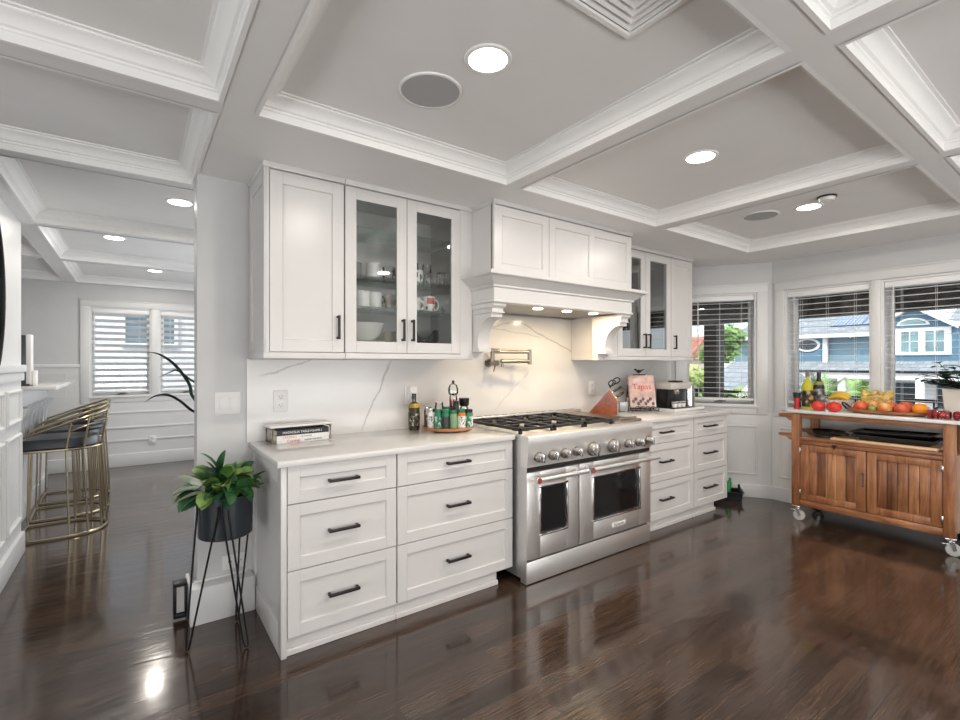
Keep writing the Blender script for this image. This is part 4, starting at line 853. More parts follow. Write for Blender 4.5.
# pale board leaning on the backsplash, salt cellar
q = MB(); q.xf = Matrix.Translation((3.64, 2.915, ZC)) @ Matrix.Rotation(-0.1, 4, 'X'); q.box(0.0, 0.24, 0.0, 0.018, 0.0, 0.19, 0.006)
tag(build('serving_board', q, marble('pale_board_stone', (0.70, 0.66, 0.60), (0.4, 0.36, 0.32), 4.0, 0.3), None, base=(3.78, 2.91, ZC)), 'pale stone serving board leaning on the backsplash behind the cookbook stand', 'serving board')
q = MB(); q.xf = Matrix.Translation((3.60, 2.80, ZC)) @ Matrix.Rotation(-0.5, 4, 'Z'); q.box(0, 0.09, 0, 0.05, 0, 0.13, 0.004)
tag(build('napkin_holder', q, 'clear', None, base=(3.63, 2.82, ZC)), 'clear acrylic holder between the knife block and the cookbook stand', 'holder')
q = MB(); q.xf = Matrix.Translation((3.60, 2.80, ZC)) @ Matrix.Rotation(-0.5, 4, 'Z'); q.box(0.006, 0.084, 0.008, 0.042, 0.0015, 0.09, 0.003)
tag(build('napkin_stack', q, whitecov, None, base=(3.63, 2.82, ZC)), 'stack of white paper napkins in the clear holder', 'napkins')
# cookbook on wire stand
K2 = Matrix.Translation((3.80, 2.70, ZC)) @ Matrix.Scale(1.22, 4) @ Matrix.Rotation(-0.55, 4, 'Z') @ Matrix.Rotation(-0.22, 4, 'X')
K2b = Matrix.Translation((3.80, 2.70, ZC)) @ Matrix.Scale(1.22, 4) @ Matrix.Rotation(-0.55, 4, 'Z')
o = thing('cookbook_stand', 'black wire cookbook stand topped with a small bird', 'book stand', (3.80, 2.70, ZC))
q = MB(); q.xf = K2b; T = lambda x, y, z: (K2b.inverted() @ K2) @ Vector((x, y, z))
for x in (-0.09, 0.09):
    q.tube([T(x*0.5, 0.004, 0.285), T(x*1.1, 0.004, 0.20), T(x*1.15, 0.004, 0.08), T(x, 0.004, 0.02), (x, -0.02, 0.008), (x*1.1, -0.055, 0.010), (x*1.1, -0.06, 0.03)], 0.0035, 7)
    q.tube([T(x, 0.004, 0.22), (x*1.15, 0.10, 0.004)], 0.0035, 7)
q.tube([T(-0.09, 0.0, 0.025), T(0.09, 0.0, 0.025)], 0.0035, 7); q.tube([T(-0.045, 0.004, 0.285), T(0.045, 0.004, 0.285)], 0.0035, 7)
for a in (-0.06, -0.02, 0.02, 0.06): q.tube([(a+0.02*math.cos(2*PI*k/10), -0.052, 0.028+0.016*math.sin(2*PI*k/10)) for k in range(10)], 0.0028, 6, closed=True)
q.tube([(-0.1, -0.05, 0.012), (0.1, -0.05, 0.012)], 0.003, 6)
build('wire_frame', q, 'blackm', o)
q = MB(); q.xf = K2; q.ball((0.0, 0.004, 0.312), 0.022, 0.009, 0.013); q.ball((-0.024, 0.004, 0.325), 0.010, 0.008, 0.009); q.tube([(0.015, 0.004, 0.315), (0.045, 0.004, 0.328)], [0.007, 0.002], 7); q.tube([(-0.032, 0.004, 0.325), (-0.041, 0.004, 0.323)], [0.003, 0.0005], 6); q.tube([(0, 0.004, 0.302), (0, 0.004, 0.286)], 0.003, 6)
build('bird', q, 'blackm', o)
o = thing('cookbook', 'pinkish cookbook titled Tapas propped on the wire stand', 'book', K2 @ Vector((0, -0.01, 0.035)))
pinkcov, _nt, _b = newmat('cookbook_cover'); _n = noise(_nt, coords(_nt, (14, 14, 14)), 1.0, 4)
_nt.links.new(ramp(_nt, _n, [(0.35, (0.45, 0.33, 0.30)), (0.5, (0.66, 0.42, 0.36)), (0.68, (0.72, 0.60, 0.55))]), _b.inputs['Base Color'])
q = MB(); q.xf = K2; q.box(-0.10, 0.10, -0.026, -0.003, 0.03, 0.275, 0.002); cv = build('cover', q, pinkcov, o)
q = MB(); q.xf = K2; q.box(0.0, 0.1012, -0.023, -0.006, 0.033, 0.272); build('pages', q, pages, o)
for t, sz, mt, x, z_ in (('Tapas', 0.062, redink, 0.0, 0.185),):
    ob = lettering(t, sz, mt, o, (0, 0, 0), (0, 0, 0)); ob.matrix_local = Matrix.Translation(-o.location) @ K2 @ Matrix.Translation((x, -0.0268, z_)) @ Matrix.Rotation(PI/2, 4, 'X')
q = MB(); q.xf = K2
for k in range(9): q.ball((-0.075+0.019*k, -0.0262, 0.075+0.02*math.sin(k*2.1)), 0.012, 0.0012, 0.014, 10, 6)
build('cover_picture', q, plain('cover_food_print', (0.10, 0.09, 0.10), 0.5, var=0.6, scale=60), o)
# capsule coffee machine on a white tray
o = thing('serving_tray', 'low white tray under the coffee machine', 'tray', (4.22, 2.66, ZC))
build('tray_base', MB().box(3.99, 4.50, 2.50, 2.80, ZC, ZC+0.010, 0.004), 'white', o); m = MB()
for a, b, c_, d in ((3.99, 4.50, 2.50, 2.508), (3.99, 4.50, 2.792, 2.80), (3.99, 3.998, 2.508, 2.792), (4.492, 4.50, 2.508, 2.792)): m.box(a, b, c_, d, ZC+0.008, ZC+0.026)
build('tray_rim', m, 'white', o)
z = ZC+0.0102; creamp = plain('warm_cream_plastic', (0.58, 0.53, 0.48), 0.35)
o = thing('coffee_machine', 'cream and black capsule coffee machine with a clear water tank', 'coffee machine', (4.22, 2.68, z))
build('body', MB().box(4.06, 4.36, 2.60, 2.74, z, z+0.19, 0.012), 'black', o); build('top_cover', MB().box(4.03, 4.37, 2.555, 2.75, z+0.19, z+0.252, 0.012), creamp, o)
build('lever', MB().box(4.20, 4.30, 2.60, 2.70, z+0.2515, z+0.268, 0.006), 'black', o); build('drip_tray', MB().box(4.06, 4.34, 2.535, 2.60, z, z+0.022, 0.004), 'black', o)
build('spout', MB().box(4.12, 4.17, 2.56, 2.60, z+0.145, z+0.19, 0.006), 'chrome', o)
build('water_tank', MB().lathe([(0.0001, 0), (0.055, 0), (0.055, 0.215), (0.05, 0.22), (0.0001, 0.22)], (4.43, 2.62, z), 28), brushed('tank_steel', (0.55, 0.56, 0.58), 0.25, 2), o)
for i, x in enumerate((4.10, 4.17, 4.24)):
    c = (x, 2.567, z+0.0223)
    o = thing('espresso_cup', ('small patterned white cup under the coffee machine, leftmost of three', 'small patterned white cup under the coffee machine spout, middle of three', 'small patterned white cup under the coffee machine, nearest the water tank')[i], 'cup', c, 'cups under the coffee machine')
    build('body', MB().lathe([(0.0001, 0), (0.022, 0), (0.029, 0.05), (0.026, 0.05), (0.02, 0.004), (0.0001, 0.004)], c, 22), 'white', o)
    build('pattern_band', MB().lathe([(0.0285, 0.038), (0.0290, 0.038), (0.0296, 0.046), (0.0291, 0.046)], c, 22), darkprint, o)

# ------------------------------------------------------------------ potted plant on hairpin stand
def leaf(m, base, d, length, width, droop=0.3, fold=0.25, n=7, tip=0.9, roll=0.0):
    """curved leaf blade from base along d, drooping towards the ground"""
    p = Vector(base); d = Vector(d).normalized(); up = Vector((0, 0, 1)); vs = []; fs = []
    for i in range(n+1):
        t = i/n; w = width*0.5*(math.sin(PI*min(1, t**0.75*tip+0.04))**0.8 if t < 1 else 0.02)
        side = d.cross(up)
        if side.length < 1e-3: side = Vector((1, 0, 0))
        side.normalize()
        if roll: side = Matrix.Rotation(roll, 3, d) @ side
        nr = side.cross(d).normalized()
        vs += [p-side*w+nr*w*fold, p, p+side*w+nr*w*fold]
        if i < n:
            p = p+d*(length/n); d = (d+Vector((0, 0, -droop/n*(1+t)))).normalized()
    for i in range(n): fs += [[3*i, 3*i+1, 3*i+4, 3*i+3], [3*i+1, 3*i+2, 3*i+5, 3*i+4]]
    m.add(vs, fs)
PX, PY = 0.368, 2.655
o = thing('plant_stand', 'round black planter on tall black hairpin legs, beside the drawers', 'plant stand', (PX, PY, 0))
potm = plain('black_planter', (0.018, 0.024, 0.030), 0.28, var=0.1)
build('planter', MB().lathe([(0.0001, 0.522), (0.116, 0.522), (0.120, 0.527), (0.122, 0.722), (0.116, 0.722), (0.114, 0.545), (0.0001, 0.545)], (PX, PY, 0), 44), potm, o)
build('soil', MB().lathe([(0.0001, 0.70), (0.115, 0.697)], (PX, PY, 0), 30), plain('dark_soil', (0.03, 0.02, 0.012), 0.9, var=0.4, scale=60), o)
for (fx, fy), (ax, ay), (bx, by) in (((0.203, 2.644), (0.318, 2.530), (0.243, 2.628)), ((0.437, 2.516), (0.334, 2.530), (0.362, 2.527)), ((0.441, 2.800), (0.492, 2.690), (0.455, 2.752))):
    F = Vector((fx, fy, 0.006)); A = Vector((ax, ay, 0.66)); B2 = Vector((bx, by, 0.66)); sd = (A-B2).normalized()*0.009
    build('hairpin_leg', MB().tube([A+Vector((0, 0, 0.03)), A, F+sd+(A-F).normalized()*0.03, F+sd*0.8+Vector((0, 0, 0.006)), F, F-sd*0.8+Vector((0, 0, 0.006)), F-sd+(B2-F).normalized()*0.03, B2, B2+Vector((0, 0, 0.03))], 0.0046, 8), 'blackm', o)
o = thing('potted_plant', 'bushy green plant with a few white leaves in the black planter', 'plant', (PX, PY, 0.70))
gl = leafmat('deep_green_leaf', (0.010, 0.055, 0.024), (0.06, 0.19, 0.06)); gl2 = leafmat('lime_green_leaf', (0.06, 0.16, 0.03), (0.27, 0.38, 0.10)); wl_ = leafmat('cream_white_leaf', (0.55, 0.60, 0.48), (0.80, 0.80, 0.74), scale=14)
rnd = random.Random(11); ma, mb_, mc = MB(), MB(), MB(); st = MB()
for k in range(96):
    az = rnd.uniform(0, 2*PI); rr = 0.115*rnd.random()**0.6; el = rnd.uniform(-0.1, 1.25)
    if math.cos(az) > 0.75: el = max(el, 0.45)
    b0 = Vector((PX+rr*math.cos(az), PY+rr*math.sin(az), 0.717+rnd.uniform(0.0, 0.075)*(1.25-rr*6)))
    d = Vector((math.cos(az)*math.cos(el), math.sin(az)*math.cos(el), math.sin(el)))
    Lf = rnd.uniform(0.085, 0.14)
    if b0.x+d.x*Lf > 0.515: d.x *= 0.3; Lf *= 0.8
    leaf(ma if k % 5 > 1 else mb_, b0, d, Lf, Lf*rnd.uniform(0.5, 0.62), rnd.uniform(0.6, 1.6), roll=rnd.uniform(-0.9, 0.9))
    st.tube([(PX+0.3*rr*math.cos(az), PY+0.3*rr*math.sin(az), 0.695), tuple(b0)], 0.003, 5)
for d, z, L in (((-0.85, -0.5, -0.1), 0.74, 0.13), ((-0.9, -0.2, 0.7), 0.78, 0.13), ((-0.9, -0.45, 0.12), 0.747, 0.165), ((-0.75, -0.2, 1.1), 0.752, 0.15), ((-1, -0.1, 0.3), 0.762, 0.14)): leaf(mc, (PX-0.10, PY-0.05, z), d, L, 0.06, 0.6, roll=0.5)
for d, z, L in (((0.75, -0.55, 0.42), 0.732, 0.15), ((0.6, -0.8, 0.35), 0.732, 0.12), ((0.5, -0.75, 0.75), 0.752, 0.12)): leaf(ma, (PX+0.02, PY-0.03, z), d, L, 0.062, 0.6)
for d, z, L in (((-0.45, 0.15, 1), 0.83, 0.13), ((0.15, 0.1, 0.9), 0.82, 0.12), ((-0.3, 0.1, 1), 0.782, 0.12), ((-0.55, 0.2, 1), 0.762, 0.15), ((0.1, 0, 1), 0.782, 0.10)): leaf(ma, (PX-0.03, PY, z), d, L, 0.05, 0.8)
build('green_leaves', ma, gl, o, angle=70); build('lime_leaves', mb_, gl2, o, angle=70, label='lime green leaves'); build('white_leaves', mc, wl_, o, angle=70, label='cream white leaves'); build('stems', st, gl2, o)
# vent frame at the end of the plinth
o = thing('wall_vent', 'small steel-framed vent at the left end of the white plinth', 'vent', (0.20, 2.99, 0.02))
m = MB()
for a, b, c, d in ((0.168, 0.229, 0.02, 0.04), (0.168, 0.229, 0.185, 0.205), (0.168, 0.182, 0.041, 0.184), (0.219, 0.229, 0.041, 0.184)): m.box(a, b, 2.97, 3.03, c, d, 0.002)
build('frame', m, 'blackm', o); build('grille_plate', MB().box(0.183, 0.218, 2.995, 3.015, 0.041, 0.184), 'plate', o)

# ------------------------------------------------------------------ bar, stools, dining things
o = thing('bar_counter', 'white panelled bar with a stone top beyond the wall end', 'bar', (-1.0, 6.3, 0))
build('bar_top', MB().box(-1.25, -0.535, 5.40, 7.17, 1.135, 1.17, 0.004), 'quartz', o)
b = MB().box(-1.2, -0.79, 5.46, 7.1, 0.0, 1.134); build('body', b, 'trim', o, smooth=False)
build('face_panel', MB().box(-0.795, -0.775, 5.46, 7.1, 0.99, 1.133, 0.002), 'trim', o); build('plinth', MB().box(-0.795, -0.775, 5.46, 7.1, 0.0, 0.15, 0.002), 'trim', o)
for k in range(7):
    y = 5.50+k*0.25
    build('bracket', MB().prism([(-0.79, 0.98), (-0.72, 0.98), (-0.73, 0.95), (-0.76, 0.90), (-0.775, 0.80), (-0.79, 0.3)], 1, y, y+0.06), 'trim', o)
o = thing('display_screen', 'dark upright screen with a white edge on the bar top', 'screen', (-0.80, 5.55, 1.171))
build('panel', MB().box(-0.90, -0.738, 5.50, 5.60, 1.19, 1.60, 0.004), plain('dark_slate_screen', (0.03, 0.045, 0.05), 0.25), o); build('side_edge', MB().box(-0.737, -0.703, 5.50, 5.62, 1.18, 1.605, 0.004), 'plate', o); build('base', MB().box(-0.92, -0.71, 5.47, 5.66, 1.1705, 1.188, 0.004), 'black', o)
o = build('white_canister', MB().box(-0.70, -0.672, 5.52, 5.60, 1.1705, 1.30, 0.006), 'plate', None, base=(-0.686, 5.56, 1.1705)); tag(o, 'slim white canister beside the dark screen on the bar top', 'canister')

def upath(hw, xb, xf, n=12):
    """U-shaped path: open towards -X, rounded towards +X"""
    pts = [(xb, -hw)]
    for k in range(n+1):
        a = -PI/2+PI*k/n; pts.append((xf-hw*0.92+hw*0.92*math.cos(a), hw*math.sin(a)))
    return pts+[(xb, hw)]
st0 = thing('bar_stool', 'gold-framed bar stool with a navy seat at the bar, nearest the camera', 'bar stool', (0, 0, 0), 'bar stools')
r = 0.0095
base = [(x, y, 0.0125) for x, y in upath(0.245, -0.26, 0.27)]; build('base_ring', MB().tube(base+[], r, 8, closed=True), 'brass', st0)
rail = [(x, y, 0.685) for x, y in upath(0.228, -0.245, 0.235)]; build('seat_ring', MB().tube(rail, r, 8, closed=True), 'brass', st0)
top = [(x, y, 0.79+0.185*min(1, max(0, (x+0.245)/0.50))) for x, y in upath(0.238, -0.245, 0.275)]
top = [(top[0][0], top[0][1], 0.685)]+top+[(top[-1][0], top[-1][1], 0.685)]
build('back_rail', MB().tube(top, r, 8), 'brass', st0)
q = [(x, y, z-0.07) for x, y, z in top[2:-2]]; build('lower_back_rail', MB().tube(q, 0.0065, 8), 'brass', st0)
bp, sp, tp = upath(0.245, -0.26, 0.27), upath(0.228, -0.245, 0.235), upath(0.238, -0.245, 0.275)
for i in (0, 1, 3, 5, 7, 9, 11, 13, 14):
    m = MB().tube([(bp[i][0], bp[i][1], 0.0125), (sp[i][0], sp[i][1], 0.685)], 0.0075, 7)
    zt = 0.79+0.185*min(1, max(0, (tp[i][0]+0.245)/0.50))
    build('leg', m, 'brass', st0)
    if i in (1, 3, 7, 11, 13): build('back_post', MB().tube([(sp[i][0], sp[i][1], 0.685), (tp[i][0], tp[i][1], zt)], 0.0075, 7), 'brass', st0)
sc = [(x*0.955-0.003, y*0.955) for x, y in upath(0.228, -0.245, 0.235, 16)]
m = MB(); n = len(sc); vs = []
for f_, z in ((0.94, 0.690), (1.0, 0.70), (1.0, 0.755), (0.96, 0.772), (0.80, 0.778)): vs += [((x+0.01)*f_-0.01, y*f_, z) for x, y in sc]
m.add(vs, [[i*n+k, i*n+(k+1) % n, (i+1)*n+(k+1) % n, (i+1)*n+k] for i in range(4) for k in range(n)]+[list(range(n))[::-1], [4*n+k for k in range(n)]]); build('seat_cushion', m, 'leather', st0)
m = MB().tube([(x*0.9+0.006, y*0.9, 0.845) for x, y in upath(0.228, 0.02, 0.245)][1:-1], 0.028, 10); build('back_roll', m, 'leather', st0)
st0.location = (-0.455, 5.165, 0)
dup(st0, (-0.47, 5.80, 0), 0.04, 'gold-framed bar stool with a navy seat at the bar, the middle one of three')
dup(st0, (-0.48, 6.44, 0), 0.02, 'gold-framed bar stool with a navy seat at the bar, farthest of three')
# tall strap-leaved plant behind the stub wall
o = thing('dining_plant', 'tall plant with long arching strap leaves behind the stub wall', 'plant', (0.95, 5.0, 0))
build('pot', MB().lathe([(0.0001, 0), (0.15, 0), (0.19, 0.35), (0.17, 0.35), (0.0001, 0.33)], (0.95, 5.0, 0), 30), 'white', o)
build('stem', MB().tube([(0.95, 5.0, 0.33), (0.93, 5.0, 0.62), (0.96, 5.0, 0.86)], [0.022, 0.018, 0.014], 8), plain('brown_stem', (0.12, 0.08, 0.045), 0.8), o)
m = MB()
def strap(pts, w):
    P = [Vector(p) for p in pts]; c = []
    for i in range(len(P)-1):
        for k in range(5):
            t = k/5; a = P[max(0, i-1)]; b = P[i]; d = P[i+1]; e = P[min(len(P)-1, i+2)]
            c.append(0.5*((2*b)+(d-a)*t+(2*a-5*b+4*d-e)*t*t+(3*b-a-3*d+e)*t**3))
    c.append(P[-1]); vs = []; fs = []; N = len(c)
    for i, p in enumerate(c):
        t = i/(N-1); d = (c[min(N-1, i+1)]-c[max(0, i-1)]).normalized(); s_ = d.cross(Vector((0.3, 1, 0.2))).normalized(); s_ = (s_*0.5+Vector((0, 1, 0))*0.6).normalized(); ww = w*0.5*min(1, 0.35+t*3)*min(1, (1-t)*3+0.03)
        vs += [p-s_*ww, p+d.cross(s_)*ww*0.3, p+s_*ww]
    for i in range(N-1): fs += [[3*i, 3*i+1, 3*i+4, 3*i+3], [3*i+1, 3*i+2, 3*i+5, 3*i+4]]
    m.add(vs, fs)
strap([(0.95, 5, 0.86), (0.55, 5.0, 0.96), (0.43, 5.0, 1.06), (0.40, 5, 1.18), (0.294, 5, 1.347), (0.18, 5, 1.44), (0.085, 5, 1.458)], 0.045)
strap([(0.95, 5, 0.86), (0.62, 4.98, 0.86), (0.446, 5, 0.922), (0.33, 5, 1.03), (0.24, 5, 1.085), (0.15, 5, 1.08), (0.075, 5, 1.03)], 0.042)
strap([(0.95, 5, 0.86), (0.62, 5.03, 1.10), (0.446, 5.03, 1.19), (0.32, 5.03, 1.295), (0.26, 5.03, 1.285), (0.17, 5.03, 1.235)], 0.028)
for az, L, h_ in ((0.3, 0.6, 0.5), (1.0, 0.55, 0.55), (1.8, 0.6, 0.4), (-0.6, 0.6, 0.5), (-1.4, 0.5, 0.55), (2.5, 0.35, 0.62)):
    c_, s_ = math.cos(az), math.sin(az); strap([(0.95, 5, 0.86)]+[(0.95+c_*L*t, 5+s_*L*t, 0.86+h_*(1-(1-1.6*t)**2 if t < 0.6 else 1-(t-0.6)**2*2.2)) for t in (0.2, 0.4, 0.6, 0.8, 1.0)], 0.045)
build('strap_leaves', m, leafmat('dark_strap_leaf', (0.012, 0.03, 0.022), (0.05, 0.10, 0.07), 0.3), o, angle=70)
o = thing('wall_mirror', 'round black-rimmed mirror at the left edge of the picture', 'mirror', (-0.655, 3.415, 1.76))
m = MB(); m.tube([(-0.645, 3.415+0.65*math.cos(2*PI*k/72), 1.76+0.65*math.sin(2*PI*k/72)) for k in range(72)], 0.012, 8, closed=True); build('rim', m, 'blackm', o)
m = MB(); m.cyl((-0.658, 3.415, 1.76), (-0.65, 3.415, 1.76), 0.645, n=72); build('mirror_glass', m, plain('mirror_silver', (0.85, 0.86, 0.86), 0.02, 1.0, 0.01), o)
outlet('power_outlet', 'low white socket on the dining room wainscot below the window', 'outlet', (0.205, 7.844, 0.33), 0.078, 0.11, 'socket', ((0, 0.022), (0, -0.022)))

# ------------------------------------------------------------------ kitchen cart
CX0, CX1, CY0, CY1 = 4.66, 5.125, 0.77, 1.80
o = thing('kitchen_cart', 'acacia wood kitchen cart with a white marble top and steel casters', 'kitchen cart', (4.89, 1.285, 0))
build('marble_top', MB().box(CX0-0.012, CX1+0.012, 0.60, CY1+0.035, 0.933, 0.958, 0.004), 'quartz', o)
for x in (CX0, CX1-0.062):
    for y in (CY0, CY1-0.062): build('leg', MB().box(x, x+0.062, y, y+0.062, 0.128, 0.932, 0.003), 'acacia', o)
ap = MB().box(CX0+0.012, CX0+0.034, CY0+0.062, CY1-0.062, 0.893, 0.932, 0.002).box(CX1-0.034, CX1-0.012, CY0+0.062, CY1-0.062, 0.893, 0.932, 0.002); build('apron', ap, 'acacia_y', o)
build('shelf', MB().box(CX0+0.004, CX1-0.004, CY0+0.063, CY1-0.063, 0.702, 0.726, 0.002), 'acacia_y', o)
build('front_rail', MB().box(CX0+0.006, CX0+0.03, CY0+0.063, CY1-0.063, 0.670, 0.700, 0.002), 'acacia_y', o)
build('bottom_rail', MB().box(CX0+0.006, CX0+0.03, CY0+0.063, CY1-0.063, 0.134, 0.186, 0.002), 'acacia_y', o)
build('cupboard', MB().box(CX0+0.032, CX1-0.01, CY0+0.064, CY1-0.064, 0.14, 0.699).box(CX0+0.0625, CX1-0.064, CY0+0.01, CY0+0.063, 0.14, 0.699).box(CX0+0.0625, CX1-0.064, CY1-0.063, CY1-0.01, 0.14, 0.699), 'acacia_p', o, smooth=False)
for k, (y0, y1) in enumerate(((1.278, CY1-0.066), (CY0+0.066, 1.272))):
    m = MB().box(CX0+0.010, CX0+0.031, y0, y0+0.062, 0.190, 0.666, 0.002).box(CX0+0.010, CX0+0.031, y1-0.062, y1, 0.190, 0.666, 0.002)
    m.box(CX0+0.0105, CX0+0.031, y0+0.0625, y1-0.0625, 0.190, 0.244, 0.002).box(CX0+0.0105, CX0+0.031, y0+0.0625, y1-0.0625, 0.612, 0.666, 0.002)
    d = build('door', m, 'acacia', o); n = 5; w = (y1-y0-0.125)/n
    for i in range(n): build('plank', MB().box(CX0+0.018, CX0+0.0305, y0+0.0625+i*w+0.0012, y0+0.0625+(i+1)*w-0.0012, 0.2445, 0.6115, 0.002), 'acacia_p', d)
    if k == 0:
        h = MB().tube([(CX0+0.010, 1.268+0.028, 0.49), (CX0-0.012, 1.296, 0.48), (CX0-0.012, 1.296, 0.40), (CX0+0.010, 1.296, 0.39)], 0.006, 8); build('handle', h, 'nickel', d)
    q = MB(); yy = y1 if k == 0 else y0
    for z in (0.23, 0.59): q.box(CX0-0.001, CX0+0.012, yy-0.006, yy+0.006, z, z+0.045, 0.001)
    build('hinge', q, 'chrome', d)
build('latch', MB().box(CX0-0.006, CX0+0.008, 1.47, 1.50, 0.676, 0.69, 0.002).tube([(CX0-0.004, 1.485, 0.676), (CX0-0.008, 1.485, 0.655)], 0.005, 8), 'blackm', o)
hb = MB()
for z, h_ in ((0.893, 0.037), (0.725, 0.03)):
    hb = MB().prism([(CY1, z-0.03), (CY1+0.02, z-0.028), (CY1+0.045, z-0.005), (CY1+0.10, z-0.002), (CY1+0.108, z+h_*0.4), (CY1+0.10, z+h_*0.75), (CY1, z+h_)], 0, CX0+0.004, CX0+0.036); build('handle_bracket', hb, 'acacia_y', o, bevel=0.003)
    hb = MB().prism([(CY1, z-0.03), (CY1+0.02, z-0.028), (CY1+0.045, z-0.005), (CY1+0.10, z-0.002), (CY1+0.108, z+h_*0.4), (CY1+0.10, z+h_*0.75), (CY1, z+h_)], 0, CX1-0.036, CX1-0.004); build('handle_bracket', hb, 'acacia_y', o, bevel=0.003)
rub = plain('grey_caster_rubber', (0.48, 0.47, 0.46), 0.4)
for i, (x, y) in enumerate(((CX0+0.031, CY0+0.031), (CX0+0.031, CY1-0.031), (CX1-0.031, CY0+0.031), (CX1-0.031, CY1-0.031))):
    RT = Matrix.Translation((x, y, 0)) @ Matrix.Rotation((-1.25, -1.5, -0.7, -1.0)[i], 4, 'Z') @ Matrix.Translation((-x, -y, 0)); m = MB(); m.xf = RT; m.box(x-0.03, x+0.03, y-0.03, y+0.03, 0.116, 0.127, 0.002).cyl((x, y, 0.116), (x, y, 0.098), 0.016, n=14)
    for s_ in (-1, 1): m.add([(x-0.006, y+s_*0.017, 0.10), (x+0.022, y+s_*0.017, 0.10), (x+0.034, y+s_*0.017, 0.045), (x+0.016, y+s_*0.017, 0.035), (x-0.006, y+s_*0.019, 0.10), (x+0.022, y+s_*0.019, 0.10), (x+0.034, y+s_*0.019, 0.045), (x+0.016, y+s_*0.019, 0.035)], [(0, 1, 2, 3), (7, 6, 5, 4), (0, 4, 5, 1), (1, 5, 6, 2), (2, 6, 7, 3), (3, 7, 4, 0)])
    m.box(x-0.008, x+0.024, y-0.019, y+0.019, 0.094, 0.104, 0.002)
    cs = build('caster', m, 'chrome', o)
    wq = MB(); wq.xf = RT; bq = MB(); bq.xf = RT
    build('wheel', wq.tube([(x+0.018, y-0.013, 0.044), (x+0.018, y-0.011, 0.044), (x+0.018, y+0.011, 0.044), (x+0.018, y+0.013, 0.044)], [0.036, 0.0435, 0.0435, 0.036], 26), rub if x < 4.8 else 'black', cs)
    build('brake', bq.box(x-0.045, x-0.004, y-0.012, y+0.012, 0.078, 0.086, 0.003), 'chrome', cs)
ZM = 0.9585
# bottles, mill, decanter
c = (4.76, 1.795, ZM); o = thing('pepper_grinder', 'small red grinder with a black cap at the left end of the cart top', 'grinder', c)
build('body', MB().lathe([(0.0001, 0), (0.020, 0), (0.022, 0.01), (0.018, 0.04), (0.025, 0.075), (0.022, 0.10)], c, 20), 'red', o); build('cap', MB().lathe([(0.0001, 0.10), (0.026, 0.10), (0.030, 0.145), (0.0001, 0.148)], c, 20), 'black', o)
c = (5.0, 1.855-0.03, ZM); o = thing('glass_decanter', 'small clear glass vessel between the red grinder and the oil bottle', 'decanter', c)
build('body', MB().lathe([(0.0001, 0), (0.035, 0), (0.04, 0.02), (0.036, 0.07), (0.022, 0.10), (0.026, 0.14), (0.022, 0.14), (0.018, 0.10), (0.0001, 0.01)], c, 24), 'clear', o); build('stopper', MB().ball((c[0], c[1], c[2]+0.155), 0.016), 'clear', o)
yel = plain('yellow_oil', (0.50, 0.46, 0.03), 0.1, coat=0.5); drk = plain('black_bottle_glass', (0.012, 0.012, 0.014), 0.08, coat=0.5)
blab, _nt, _b = newmat('bottle_label_print'); _n = noise(_nt, coords(_nt, (26, 26, 20)), 1.0, 3); _nt.links.new(ramp(_nt, _n, [(0.40, (0.012, 0.012, 0.01)), (0.52, (0.06, 0.05, 0.02)), (0.6, (0.50, 0.30, 0.09)), (0.72, (0.35, 0.32, 0.18))]), _b.inputs['Base Color'])
bp_ = [(0.0001, 0), (0.042, 0), (0.044, 0.008), (0.044, 0.19), (0.040, 0.215), (0.020, 0.25), (0.015, 0.27), (0.015, 0.30)]
bottle('oil_bottle', 'tall bottle of yellow-green oil with a dark label on the cart top', (4.87, 1.752, ZM), bp_, yel, [('label', [(0.0444, 0.02), (0.0449, 0.02), (0.0449, 0.165), (0.0444, 0.165)], blab), ('cap', [(0.0001, 0.335), (0.014, 0.335), (0.0175, 0.285), (0.0001, 0.285)], plain('grey_cap', (0.12, 0.13, 0.12), 0.4))])
blab2, _nt, _b = newmat('grey_label_print'); _n = noise(_nt, coords(_nt, (26, 26, 20)), 1.0, 3); _nt.links.new(ramp(_nt, _n, [(0.42, (0.02, 0.02, 0.022)), (0.55, (0.16, 0.16, 0.17)), (0.68, (0.5, 0.5, 0.5))]), _b.inputs['Base Color'])
bottle('wine_bottle', 'tall black bottle with a grey label beside the yellow oil bottle', (4.93, 1.685, ZM), bp_, drk, [('label', [(0.0444, 0.05), (0.0449, 0.05), (0.0449, 0.18), (0.0444, 0.18)], blab2), ('shoulder_band', [(0.0405, 0.214), (0.0408, 0.216), (0.026, 0.243), (0.0255, 0.24)], plain('olive_band', (0.24, 0.24, 0.05), 0.4)), ('cap', [(0.0001, 0.325), (0.015, 0.325), (0.017, 0.28), (0.0001, 0.28)], 'black')])
tom = plain('ripe_tomato', (0.62, 0.025, 0.012), 0.18, coat=0.4)
def fruit(name, label, cat, c, r, mat, group, squash=0.86, stem=True, stem_mat=None):
    o = thing(name, label, cat, c, group)
    pr = [(0.0001, 0.04*r), (0.35*r, 0.0), (0.75*r, 0.18*r), (r, 0.8*r*squash), (0.93*r, 1.3*r*squash), (0.62*r, 1.78*r*squash), (0.25*r, 1.93*r*squash), (0.0001, 1.84*r*squash)]
    build('flesh', MB().lathe(pr, c, 24), mat, o)
    if stem: build('stem', MB().tube([(c[0], c[1], c[2]+1.8*r*squash), (c[0]+0.004, c[1]+0.002, c[2]+1.8*r*squash+0.014)], [0.004, 0.003], 6), stem_mat or plain('fruit_stem', (0.06, 0.10, 0.03), 0.7), o)
    return o
fs_ = plain('green_stem', (0.05, 0.12, 0.03), 0.7); bs_ = plain('brown_fruit_stem', (0.09, 0.06, 0.03), 0.8)
